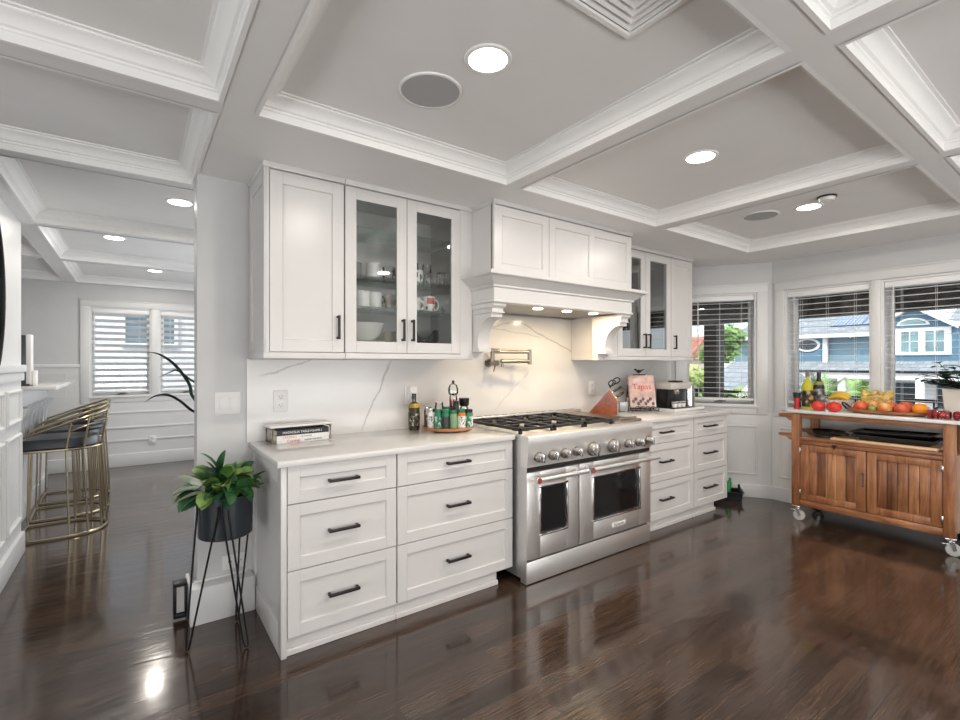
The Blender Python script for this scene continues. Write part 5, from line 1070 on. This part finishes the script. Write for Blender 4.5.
fruit('tomato', 'red tomato directly in front of the black bottle on the cart', 'tomato', (4.735, 1.622, ZM), 0.053, tom, 'tomatoes on the cart', 0.8, True, fs_)
fruit('tomato', 'red tomato nearer the fruit tray on the cart', 'tomato', (4.735, 1.508, ZM), 0.054, tom, 'tomatoes on the cart', 0.8, True, fs_)
c = (4.985, 1.55, ZM); o = thing('fruit_bowl', 'white bowl of yellow fruit behind the two tomatoes', 'bowl', c)
build('bowl_shell', MB().lathe([(0.0001, 0), (0.06, 0), (0.085, 0.03), (0.102, 0.088), (0.097, 0.088), (0.08, 0.034), (0.055, 0.008), (0.0001, 0.008)], c, 32), 'white', o)
ban = plain('banana_skin', (0.66, 0.42, 0.03), 0.45, var=0.15); 
for k in range(3):
    m = MB(); a0 = 0.3+k*0.35; pts = [(c[0]-0.025+0.03*k, c[1]+0.075-0.15*t, c[2]+0.088+0.03*math.sin(PI*t)+0.012*k) for t in (0, 0.12, 0.3, 0.5, 0.7, 0.88, 1.0)]; m.tube(pts, [0.006, 0.016, 0.020, 0.021, 0.020, 0.015, 0.005], 10)
    ob = build('banana', m, ban, None, base=(c[0], c[1], c[2]+0.09)); tag(ob, 'yellow banana lying in the white bowl', 'banana', 'bananas in the white bowl')
fruit('orange', 'small orange in the white bowl under the bananas', 'orange', (c[0]-0.045, c[1]-0.03, c[2]+0.03), 0.037, plain('orange_peel_dark', (0.62, 0.22, 0.02), 0.4, bmp=0.2), None, 0.92, False)
# oval wooden tray with fruit
c = (4.85, 1.19, ZM); o = thing('wooden_tray', 'oval wooden tray with black handles holding fruit on the cart', 'tray', c)
build('tray_base', MB().lathe([(0.0001, 0), (0.22, 0), (0.262, 0.016), (0.266, 0.034), (0.258, 0.034), (0.25, 0.02), (0.21, 0.010), (0.0001, 0.010)], c, 48, 0.56, 1.0), 'darkwood', o)
for s_ in (-1, 1): build('handle', MB().tube([(c[0]-0.05, c[1]+s_*0.252, c[2]+0.028), (c[0]-0.04, c[1]+s_*0.285, c[2]+0.065), (c[0], c[1]+s_*0.295, c[2]+0.075), (c[0]+0.04, c[1]+s_*0.285, c[2]+0.065), (c[0]+0.05, c[1]+s_*0.252, c[2]+0.028)], 0.007, 8), 'blackm', o)
pea, _nt, _b = newmat('peach_skin'); _n = noise(_nt, coords(_nt, (9, 9, 9)), 1.0, 3); _nt.links.new(ramp(_nt, _n, [(0.36, (0.50, 0.05, 0.03)), (0.52, (0.66, 0.15, 0.05)), (0.68, (0.72, 0.38, 0.12))]), _b.inputs['Base Color']); _b.inputs['Roughness'].default_value = 0.45
pea2, _nt, _b = newmat('golden_peach_skin'); _n = noise(_nt, coords(_nt, (9, 9, 9)), 1.0, 3); _nt.links.new(ramp(_nt, _n, [(0.36, (0.62, 0.14, 0.04)), (0.5, (0.72, 0.38, 0.12)), (0.66, (0.72, 0.52, 0.20))]), _b.inputs['Base Color']); _b.inputs['Roughness'].default_value = 0.45
orp = plain('orange_peel', (0.80, 0.26, 0.015), 0.38, var=0.06, bmp=0.25); grn = plain('green_pear_skin', (0.24, 0.30, 0.06), 0.4)
g = 'fruit on the wooden tray'; zt = ZM+0.0105
fruit('peach', 'large red peach at the left end of the wooden tray', 'peach', (4.80, 1.345, zt), 0.05, pea, g, 0.9, True, bs_)
fruit('peach', 'golden peach with a dark stem hollow, front middle of the tray', 'peach', (4.79, 1.187, zt), 0.049, pea2, g, 0.9, True, bs_)
fruit('peach', 'red peach between the golden peach and the orange', 'peach', (4.79, 1.085, zt), 0.047, pea, g, 0.9, True, bs_)
fruit('orange', 'bright orange at the right front of the wooden tray', 'orange', (4.815, 0.985, zt+0.001), 0.050, orp, g, 0.93, False)
fruit('pear', 'small green pear between the left red peach and the golden peach', 'pear', (4.775, 1.265, zt), 0.030, grn, g, 1.0, True, bs_)
fruit('peach', 'pale red peach at the back of the tray, behind the green pear', 'peach', (4.89, 1.285, zt), 0.049, pea2, g, 0.95, True, bs_)
fruit('peach', 'peach at the back of the tray, behind the golden peach', 'peach', (4.90, 1.175, zt), 0.047, pea, g, 0.92, True, bs_)
fruit('peach', 'peach at the back of the tray, behind the orange', 'peach', (4.905, 1.085, zt), 0.05, pea, g, 0.95, True, bs_)
fruit('plum', 'dark red plum at the right end of the tray, beside the orange', 'plum', (4.908, 0.985, zt+0.001), 0.034, plain('plum_skin', (0.20, 0.025, 0.03), 0.35), g, 0.92, True, bs_)
# yellow bag behind the tray
bagm, _nt, _b = newmat('yellow_bag'); _n = noise(_nt, coords(_nt, (14, 14, 26)), 1.0, 3, 0.5, 1.0); _nt.links.new(ramp(_nt, _n, [(0.38, (0.24, 0.13, 0.05)), (0.48, (0.55, 0.36, 0.12)), (0.62, (0.72, 0.52, 0.08)), (0.75, (0.74, 0.63, 0.35))]), _b.inputs['Base Color']); _b.inputs['Roughness'].default_value = 0.3
m = MB(); NU, NV = 14, 10; rg = random.Random(8)
for sg in (-1, 1):
    vs = []
    for i in range(NU+1):
        for j in range(NV+1):
            u, v = 2*i/NU-1, 2*j/NV-1; th = 0.036*(max(0, 1-u**4)*max(0, 1-v**4))**0.5*(1+rg.uniform(-0.22, 0.22))+0.001
            vs.append((5.055+sg*th+0.02*v, 1.308+u*(0.112-0.006*v), ZM+0.088+0.083*v+0.010*math.sin(7*u+v)*(v > 0)))
    m.add(vs, [[i*(NV+1)+j, (i+1)*(NV+1)+j, (i+1)*(NV+1)+j+1, i*(NV+1)+j+1] for i in range(NU) for j in range(NV)])
tag(build('snack_bag', m, bagm, None, base=(5.06, 1.3, ZM)), 'yellow snack bag lying behind the fruit tray', 'bag')
# strawberry packs
berry = plain('strawberry_skin', (0.55, 0.015, 0.02), 0.3, var=0.2, scale=80); rb = random.Random(5)
for k, (x, y, l) in enumerate(((4.735, 0.862, 'clear pack of red berries nearest the orange on the cart top'), (4.735, 0.722, 'clear pack of red berries at the right edge of the picture'))):
    o = thing('berry_pack', l, 'berry pack', (x, y, ZM), 'berry packs on the cart')
    build('clamshell', MB().box(x-0.055, x+0.055, y-0.065, y+0.065, ZM, ZM+0.066, 0.018), 'glass', o)
    for i in range(20):
        lay = 0 if i < 12 else (1 if i < 20 else 2); n_ = i-(0, 12, 20)[lay]
        bx, by, bz = ((x-0.034+0.034*(n_ % 3), y-0.048+0.032*(n_//3)), (x-0.017+0.034*(n_ % 2), y-0.048+0.032*(n_//2)), (x, y-0.036+0.024*n_))[lay]+(ZM+0.0225+0.0215*lay,)
        bx += rb.uniform(-.002, .002); by += rb.uniform(-.002, .002)
        q = build('berry', MB().lathe([(0.0001, -0.021), (0.010, -0.015), (0.0165, 0.0), (0.014, 0.013), (0.0001, 0.017)], (bx, by, bz), 12), berry, None, base=(bx, by, bz)); q['label'] = 'red berry inside the clear pack '+('nearest the orange' if k == 0 else 'at the right edge'); q['category'] = 'berry'; q['group'] = 'berries in the %s pack' % ('left' if k == 0 else 'right')
# square pot with round-leaved plant
c = (5.02, 0.80, ZM); o = thing('potted_shrub', 'dark green round-leaved plant in a square white pot on the cart', 'plant', c)
m = MB(); s0, s1 = 0.074, 0.088; m.add([(c[0]-s0, c[1]-s0, ZM), (c[0]+s0, c[1]-s0, ZM), (c[0]+s0, c[1]+s0, ZM), (c[0]-s0, c[1]+s0, ZM), (c[0]-s1, c[1]-s1, ZM+0.215), (c[0]+s1, c[1]-s1, ZM+0.215), (c[0]+s1, c[1]+s1, ZM+0.215), (c[0]-s1, c[1]+s1, ZM+0.215)], [(0, 3, 2, 1), (4, 5, 6, 7), (0, 1, 5, 4), (1, 2, 6, 5), (2, 3, 7, 6), (3, 0, 4, 7)])
build('square_pot', m, plain('cream_pot', (0.62, 0.58, 0.53), 0.45), o, bevel=0.006)
lf, stm = MB(), MB(); rp = random.Random(3)
for k in range(26):
    az = rp.uniform(0, 2*PI); el = rp.uniform(0.1, 1.3); L = rp.uniform(0.08, 0.25)
    d = Vector((math.cos(az)*math.cos(el)*0.8, math.sin(az)*math.cos(el), math.sin(el))); b0 = Vector((c[0], c[1], ZM+0.21)); t0 = b0+d*L; t0.x = min(t0.x, 5.11); stm.tube([tuple(b0), tuple(b0+d*L*0.6+Vector((0, 0, 0.02))), tuple(t0)], 0.0025, 5)
    for j in range(5):
        a2 = az+rp.uniform(-1.4, 1.4); leaf(lf, t0-d*L*0.14*j, (math.cos(a2), math.sin(a2), rp.uniform(-0.1, 0.7)), rp.uniform(0.06, 0.08), 0.062, 0.6, 0.15, 5)
build('round_leaves', lf, leafmat('bluish_green_leaf', (0.008, 0.03, 0.018), (0.035, 0.10, 0.055), 0.4), o, angle=70); build('stems', stm, bs_, o)
# pans and board on the cart shelf
zs = 0.7265
tag(build('cutting_board', MB().box(4.675, 4.95, 0.86, 1.52, zs, zs+0.02, 0.005), 'paleboard', None, base=(4.8, 1.2, zs)), 'long pale wooden board on the cart shelf under the black pans', 'cutting board')
o = thing('grill_pan', 'small black griddle pan at the left of the cart shelf', 'pan', (4.82, 1.60, zs))
build('pan_body', MB().lathe([(0.0001, 0), (0.10, 0), (0.125, 0.035), (0.12, 0.035), (0.098, 0.006), (0.0001, 0.006)], (4.86, 1.595, zs+0.022), 30), 'iron', o)
build('handle', MB().tube([(4.77, 1.53, zs+0.05), (4.72, 1.47, zs+0.058), (4.69, 1.40, zs+0.056)], [0.012, 0.011, 0.012], 8), 'black', o)
build('feet_ring', MB().lathe([(0.06, 0), (0.10, 0.0), (0.10, 0.022), (0.06, 0.022)], (4.86, 1.595, zs), 24), 'iron', o); 
tray = MB(); T0 = [(0.0, 0.0), (0.0, 0.0)]
o = thing('roasting_pan', 'large black roasting pan stacked on the board at the right of the cart shelf', 'pan', (4.86, 1.13, zs+0.0205))
def open_tray(m, x0, x1, y0, y1, z, h, flare):
    n = 4; vs = []
    for (f_, zz) in ((0, 0), (flare, h), (flare+0.012, h), (flare+0.012, h-0.004), (flare-0.004, h-0.004), (0.004, 0.005)):
        vs += [(x0-f_, y0-f_, z+zz), (x1+f_, y0-f_, z+zz), (x1+f_, y1+f_, z+zz), (x0-f_, y1+f_, z+zz)]
    m.add(vs, [[i*4+k, i*4+(k+1) % 4, (i+1)*4+(k+1) % 4, (i+1)*4+k] for i in range(5) for k in range(4)]+[(3, 2, 1, 0), (20, 21, 22, 23)]); return m
build('pan_body', open_tray(MB(), 4.73, 4.99, 0.92, 1.33, zs+0.0205, 0.045, 0.03), 'iron', o)
for y in (0.885, 1.365): build('handle', MB().tube([(4.81, y, zs+0.062), (4.82, y+(0.05 if y > 1 else -0.03), zs+0.075), (4.90, y+(0.05 if y > 1 else -0.03), zs+0.075), (4.91, y, zs+0.062)], 0.006, 8), 'iron', o)
o = thing('oven_tray', 'thin black oven tray lying tilted in the roasting pan on the cart shelf', 'oven tray', (4.86, 1.14, zs+0.07))
m = MB(); m.xf = Matrix.Translation((4.86, 1.13, zs+0.074)) @ Matrix.Rotation(-0.03, 4, 'X'); open_tray(m, -0.13, 0.13, -0.2, 0.24, 0, 0.02, 0.02); build('tray_body', m, 'black', o)
# wire basket on the floor behind the cabinets
c = (4.85, 2.47, 0); o = thing('wire_basket', 'black metal basket on the floor at the end of the drawers', 'basket', c)
m = MB(); m.xf = Matrix.Translation(c) @ Matrix.Rotation(math.atan2(-0.785, 0.517), 4, 'Z')
open_tray(m, -0.13, 0.13, -0.085, 0.085, 0.002, 0.085, 0.012); build('basket_body', m, 'blackm', o)
m = MB(); m.xf = Matrix.Translation(c) @ Matrix.Rotation(math.atan2(-0.785, 0.517), 4, 'Z')
m.tube([(0.12, -0.05, 0.085), (0.12, -0.045, 0.135), (0.12, 0.0, 0.15), (0.12, 0.045, 0.135), (0.12, 0.05, 0.085)], 0.006, 8); build('handle', m, 'blackm', o)
m = MB(); m.xf = Matrix.Translation(c) @ Matrix.Rotation(math.atan2(-0.785, 0.517), 4, 'Z'); m.tube([(0.0, -0.03, 0.012), (0.005, -0.03, 0.02), (0.02, -0.028, 0.14), (0.028, -0.026, 0.165), (0.034, -0.025, 0.19), (0.037, -0.024, 0.215)], [0.026, 0.03, 0.03, 0.024, 0.012, 0.011], 16)
tag(build('green_bottle', m, plain('bright_green_plastic', (0.02, 0.26, 0.06), 0.3), None, base=(4.85, 2.48, 0.05)), 'bright green bottle standing in the black floor basket', 'bottle')

# ------------------------------------------------------------------ outside: balcony, street, neighbours
brown = wood('dark_brown_timber', (0.018, 0.011, 0.008), (0.035, 0.022, 0.016), (0.06, 0.04, 0.028), 1, 0.6, 0.6, 0.0)
brown2 = wood('brown_porch_boards', (0.05, 0.028, 0.018), (0.10, 0.058, 0.036), (0.16, 0.10, 0.065), 1, 0.5, 0.6, 0.0, (0, 0.14))
struct('ground', MB().box(-40, 90, -60, 80, -3.4, -3.2), plain('street_ground', (0.26, 0.26, 0.25), 0.9, var=0.2, scale=0.3), 'street and yards below the balcony')
o = thing('balcony', 'dark timber balcony with posts and roof beam and black scrolled railing outside the bay windows', 'balcony', (6.3, 1.5, -0.1))
build('deck', MB().box(5.45, 7.2, -6.5, 6.5, -0.16, -0.06), brown2, o); build('porch_ceiling', MB().box(5.33, 7.6, -6.5, 6.5, 2.30, 2.36), brown2, o); build('beam', MB().box(6.92, 7.12, -6.5, 6.5, 1.945, 2.299), brown, o)
for y in (3.655, -2.2): build('post', MB().box(6.91, 7.13, y, y+0.19, -0.059, 1.944), brown, o)
build('railing_top', MB().box(6.98, 7.02, -2.0, 3.68, 0.93, 0.97).box(6.98, 7.02, 3.93, 6.4, 0.93, 0.97), 'blackm', o); build('railing_foot', MB().box(6.985, 7.015, -2.0, 3.68, 0.05, 0.08).box(6.985, 7.015, 3.93, 6.4, 0.05, 0.08), 'blackm', o)
m = MB(); m2 = MB(); y = -1.9
while y < 6.3:
    if not 3.6 < y < 3.95:
        m.box(6.992, 7.008, y-0.008, y+0.008, 0.08, 0.93)
        for s_ in (-1, 1): m2.tube([(7.0, y+0.11+s_*(0.045+0.004*k)*math.cos(k*0.55)*0.9, 0.865+(0.045-0.002*k)*math.sin(k*0.55)*s_) for k in range(14)], 0.008, 5)
    y += 0.23
q = build('balusters', m, 'blackm', o); q['kind'] = 'stuff'
q = build('scrolls', m2, 'blackm', o); q['kind'] = 'stuff'
blue = siding('blue_lap_siding', (0.085, 0.185, 0.27), 2, 0.30); blue2 = siding('pale_blue_siding', (0.17, 0.29, 0.37), 2, 0.30); wsid = siding('white_lap_siding', (0.72, 0.73, 0.74), 2, 0.2, dark=0.7)
roofm = shingle('grey_shingles', (0.20, 0.225, 0.25), (0.30, 0.33, 0.36)); teal_p = plain('teal_window_pane', (0.16, 0.27, 0.30), 0.15, var=0.3, scale=2); darkp = plain('dark_window_pane', (0.035, 0.05, 0.07), 0.15, var=0.4, scale=1.5); wtrim = plain('white_house_trim', (0.78, 0.78, 0.78), 0.5)
h = thing('neighbour_house', 'blue two-storey house with white trim and a gable across the street', 'house', (37, 9, -3.2)); HX = 36.4
build('wall', MB().box(HX+0.3, HX+8, 5.9, 18, -3.2, 3.25), blue2, h, smooth=False)
build('gable_wall', MB().prism([(9.25, -3.2), (5.94, -3.2), (5.94, 3.45), (6.25, 3.48), (7.76, 4.50), (9.25, 3.5)], 0, HX, HX+4), blue, h, smooth=False)
build('dark_wall', MB().box(HX, HX+0.3, 12.04, 16, -3.2, 3.3), blue, h, smooth=False)
rf = MB(); rf.add([(HX-0.4, 18, 3.2), (HX-0.4, 9.2, 3.2), (HX+4, 9.2, 4.95), (HX+4, 18, 4.95), (HX-0.4, 18, 3.05), (HX-0.4, 9.2, 3.05), (HX+4, 9.2, 4.8), (HX+4, 18, 4.8)], [(0, 1, 2, 3), (7, 6, 5, 4), (0, 4, 5, 1), (1, 5, 6, 2), (2, 6, 7, 3), (3, 7, 4, 0)])
rf.add([(HX+0.2, 6.4, 3.6), (HX+0.2, 1.0, 3.6), (HX+4, 1.0, 5.0), (HX+4, 6.4, 5.0), (HX+0.2, 6.4, 3.45), (HX+0.2, 1.0, 3.45), (HX+4, 1.0, 4.85), (HX+4, 6.4, 4.85)], [(0, 1, 2, 3), (7, 6, 5, 4), (0, 4, 5, 1), (1, 5, 6, 2), (2, 6, 7, 3), (3, 7, 4, 0)])
build('roof', rf, roofm, h, smooth=False)
t = MB(); t.box(HX-0.45, HX-0.3, 9.3, 18, 3.0, 3.22); t.box(HX-0.1, HX+0.05, 11.95, 12.2, 0.9, 3.05); t.box(HX+0.1, HX+0.3, 1.0, 6.2, 3.4, 3.62)
for a, b in (((9.55, 3.30), (7.76, 4.55)), ((7.76, 4.55), (5.9, 3.28))):
    dy, dz = b[0]-a[0], b[1]-a[1]; L = math.hypot(dy, dz); ny, nz = (dz/L*0.2, -dy/L*0.2) if dy < 0 else (0, 0)
    t.prism([a, b, (b[0]+0.0, b[1]+0.24), (a[0]+0.0, a[1]+0.24)], 0, HX-0.35, HX+0.2)
t.box(HX-0.08, HX+0.02, 6.15, 8.6, 3.18, 3.38); t.box(HX-0.08, HX+0.02, 6.15, 8.6, 1.82, 2.0)
for y0, y1 in ((6.15, 6.44), (7.22, 7.52), (8.27, 8.6)): t.box(HX-0.08, HX+0.02, y0, y1, 2.0, 3.18)
build('trim', t, wtrim, h, smooth=False)
for y0, y1 in ((6.44, 7.22), (7.52, 8.27)):
    w = build('window', MB().box(HX-0.05, HX+0.01, y0, y1, 2.0, 3.18), teal_p, h); g = MB()
    g.box(HX-0.07, HX-0.04, (y0+y1)/2-0.025, (y0+y1)/2+0.025, 2.0, 3.18); g.box(HX-0.07, HX-0.04, y0, y1, 2.57, 2.63); build('muntin', g, wtrim, w)
m = MB(); arc = [(7.76+0.72*math.cos(PI*k/16), 3.54+0.42*math.sin(PI*k/16)) for k in range(17)]; arc2 = [(7.76+0.58*math.cos(PI*k/16), 3.60+0.28*math.sin(PI*k/16)) for k in range(17)]
m.prism(arc, 0, HX-0.06, HX+0.01); q = build('arch_trim', m, wtrim, h); build('arch_pane', MB().prism(arc2, 0, HX-0.08, HX-0.04), teal_p, q)
m = MB(); m.prism([(13.07+0.72*math.cos(2*PI*k/28), 2.56+0.44*math.sin(2*PI*k/28)) for k in range(28)], 0, HX-0.08, HX+0.01); q = build('oval_trim', m, wtrim, h); build('oval_pane', MB().prism([(13.07+0.57*math.cos(2*PI*k/28), 2.56+0.32*math.sin(2*PI*k/28)) for k in range(28)], 0, HX-0.1, HX-0.04), darkp, q)
pan, _nt, _b = newmat('solar_cells'); _br = _nt.nodes.new('ShaderNodeTexBrick'); _br.offset = 0; _br.inputs['Scale'].default_value = 1; _br.inputs['Brick Width'].default_value = 0.2; _br.inputs['Row Height'].default_value = 0.2; _br.inputs['Mortar Size'].default_value = 0.014
_br.inputs['Color1'].default_value = (0.05, 0.10, 0.20, 1); _br.inputs['Color2'].default_value = (0.06, 0.12, 0.24, 1); _br.inputs['Mortar'].default_value = (0.6, 0.65, 0.7, 1); _nt.links.new(coords(_nt, rot=(0, 0, PI/2)), _br.inputs['Vector']); _nt.links.new(_br.outputs['Color'], _b.inputs['Base Color']); _b.inputs['Roughness'].default_value = 0.6
for k in range(3):
    y1 = 12.1-0.86*k; y0 = y1-0.82; sl = 1.75/4.4
    def rz(x): return 3.2+(x-HX+0.4)*sl+0.06
    m = MB(); xa, xb = HX+0.9, HX+2.6; m.add([(xa, y0, rz(xa)), (xa, y1, rz(xa)), (xb, y1, rz(xb)), (xb, y0, rz(xb)), (xa, y0, rz(xa)+0.05), (xa, y1, rz(xa)+0.05), (xb, y1, rz(xb)+0.05), (xb, y0, rz(xb)+0.05)], [(3, 2, 1, 0), (4, 5, 6, 7), (0, 1, 5, 4), (1, 2, 6, 5), (2, 3, 7, 6), (3, 0, 4, 7)]); build('solar_panel', m, pan, h)
m = MB(); m.add([(HX-1.5, 18, 0.88), (HX-1.5, 4.5, 0.88), (HX, 4.5, 1.45), (HX, 18, 1.45), (HX-1.5, 18, 0.8), (HX-1.5, 4.5, 0.8), (HX, 4.5, 1.3), (HX, 18, 1.3)], [(0, 1, 2, 3), (7, 6, 5, 4), (0, 4, 5, 1), (1, 5, 6, 2), (2, 6, 7, 3), (3, 7, 4, 0)]); build('porch_roof', m, roofm, h, smooth=False)
build('gutter', MB().box(HX-1.62, HX-1.5, 4.5, 18, 0.80, 0.92), 'blackm', h)
m = MB().box(HX-1.48, HX-1.3, 4.5, 18, 0.42, 0.79)
for y in (5.2, 7.0, 8.9, 10.6, 12.4, 14.2): m.box(HX-1.47, HX-1.2, y, y+0.35, -3.2, 0.42)
build('porch_posts', m, wtrim, h, smooth=False)
build('lower_wall', MB().box(HX-0.2, HX-0.02, 4.5, 18, -3.2, 0.79), wsid, h, smooth=False)
for y0, y1 in ((5.7, 6.7), (7.5, 8.5), (9.4, 10.3), (11.1, 12.1), (12.9, 13.9)): build('lower_window', MB().box(HX-0.26, HX-0.19, y0, y1, -1.2, 0.2), darkp, h)
# house across the side yard, seen through the angled window
h = thing('brick_house', 'cream house with a red-brown roof beyond the trees at the angled window', 'house', (34, 22, -3.2))
build('wall', MB().box(32, 35.5, 18.8, 32, -3.2, 1.6), plain('cream_wall', (0.62, 0.52, 0.42), 0.7), h, smooth=False); build('roof', MB().prism([(31.4, 1.6), (33.7, 3.3), (35.8, 1.6)], 1, 18.6, 32.5), shingle('red_brown_tiles', (0.30, 0.11, 0.07), (0.42, 0.18, 0.12)), h, smooth=False)
for y in (19.5, 22.5): build('window', MB().box(31.95, 32.01, y, y+1.2, -0.2, 1.0), darkp, h)
h = thing('blue_shed', 'small blue outbuilding with a grey roof below the leafy tree', 'shed', (22, 9.5, -3.2))
build('wall', MB().box(20, 24, 8.6, 11.2, -3.2, 0.35), blue, h, smooth=False); build('roof', MB().prism([(19.6, 0.35), (22, 1.15), (24.4, 0.35)], 1, 8.4, 11.4), roofm, h, smooth=False); build('eave', MB().box(19.55, 19.65, 8.4, 11.4, 0.22, 0.36), wtrim, h)
def tree(label, c, r, h, zc, n, seed, cols, lw=0.16, name='leafy_tree', group='trees outside the bay'):
    rr = random.Random(seed); o = thing(name, label, 'tree', (c[0], c[1], -3.2), group); m = MB(); centres = []
    for i in range(9):
        a = rr.uniform(0, 2*PI); q = rr.uniform(0.2, 0.75); centres.append((c[0]+r*q*math.cos(a), c[1]+r*q*math.sin(a), zc+rr.uniform(-0.7, 0.7)*h))
    for i in range(n):
        b = centres[i % 9]; d = Vector((rr.gauss(0, 1), rr.gauss(0, 1), rr.gauss(0, 1))).normalized()*(rr.random()**0.4)*0.45*r
        p = Vector(b)+d; u = Vector((rr.gauss(0, 1), rr.gauss(0, 1), rr.gauss(0, 0.6))).normalized(); v = u.orthogonal().normalized(); w = lw*rr.uniform(0.6, 1.2)
        m.add([p-u*w, p+v*w*0.4, p+u*w, p-v*w*0.4], [(0, 1, 2, 3)])
    build('crown', m, leafmat(name+'_leaf', cols[0], cols[1], 0.6, 0.8), o, smooth=False)
    t = MB(); t.tube([(c[0], c[1], -3.2), (c[0]+0.1, c[1]+0.05, (zc-3.2)/2), (c[0], c[1], zc)], [0.14, 0.11, 0.05], 8)
    for b in centres[:6]: t.tube([(c[0], c[1], zc-h*0.8), b], [0.05, 0.015], 6)
    build('trunk', t, bs_, o)
tree('bright green leafy tree framed by the angled window', (17.5, 9.15), 0.9, 0.85, 1.95, 1500, 4, ((0.05, 0.14, 0.03), (0.25, 0.42, 0.10)))
tree('yellow-green shrub tree at the left edge of the angled window', (15, 9.3), 1.25, 1.3, 0.3, 1700, 9, ((0.10, 0.18, 0.03), (0.42, 0.50, 0.14)))
tree('low bush under the leafy tree outside the angled window', (14.8, 7.3), 0.65, 0.38, 0.2, 900, 12, ((0.08, 0.17, 0.03), (0.36, 0.46, 0.12)), 0.13)
def palm(label, c, L, n, seed):
    rr = random.Random(seed); o = thing('palm', label, 'palm', (c[0], c[1], -3.2), 'palms below the balcony'); m = MB()
    for k in range(n):
        az = 2*PI*k/n+rr.uniform(-0.2, 0.2); el = rr.uniform(0.3, 1.35); p = Vector(c); d = Vector((math.cos(az)*math.cos(el), math.sin(az)*math.cos(el), math.sin(el))); N = 14
        for i in range(N):
            q = p+d*(L/N); d = (d+Vector((0, 0, -0.09))).normalized(); sd = d.cross(Vector((0, 0, 1))).normalized()
            for s_ in (-1, 1):
                tip = q+(sd*s_*0.75+d*0.7+Vector((0, 0, -0.25))).normalized()*L*0.34*math.sin(PI*(i+1.5)/(N+2)); m.add([p, q, tip], [(0, 1, 2)])
            p = q
    build('fronds', m, leafmat('palm_frond', (0.10, 0.24, 0.04), (0.38, 0.58, 0.16), 0.5, 3), o, smooth=False); build('trunk', MB().tube([(c[0], c[1], -3.2), (c[0]+0.05, c[1], -1.2), tuple(c)], [0.13, 0.11, 0.08], 10), bs_, o)
palm('bright green palm behind the two bottles, beyond the railing', (8.9, 3.0, 0.72), 0.55, 16, 2)
palm('bright green palm left of the window mullion, beyond the railing', (10.6, 2.95, 0.55), 0.62, 16, 5)
# white neighbour seen from the dining room window
h = thing('white_house', 'bright white clapboard house close outside the dining room window', 'house', (0, 13.5, -3.2))
build('wall', MB().box(-9, 9, 13, 18, -3.2, 2.85), wsid, h, smooth=False)
w = build('window', MB().box(-0.15, 0.75, 12.96, 13.02, 1.80, 2.50), plain('blue_grey_pane', (0.10, 0.16, 0.20), 0.2, var=0.3, scale=2), h); g = MB()
for a, b, c_, d in ((-0.22, 0.82, 2.5, 2.58), (-0.22, 0.82, 1.72, 1.8), (-0.22, -0.15, 1.8, 2.5), (0.75, 0.82, 1.8, 2.5), (0.27, 0.33, 1.8, 2.5)): g.box(a, b, 12.93, 13.01, c_, d)
build('window_trim', g, wtrim, w)
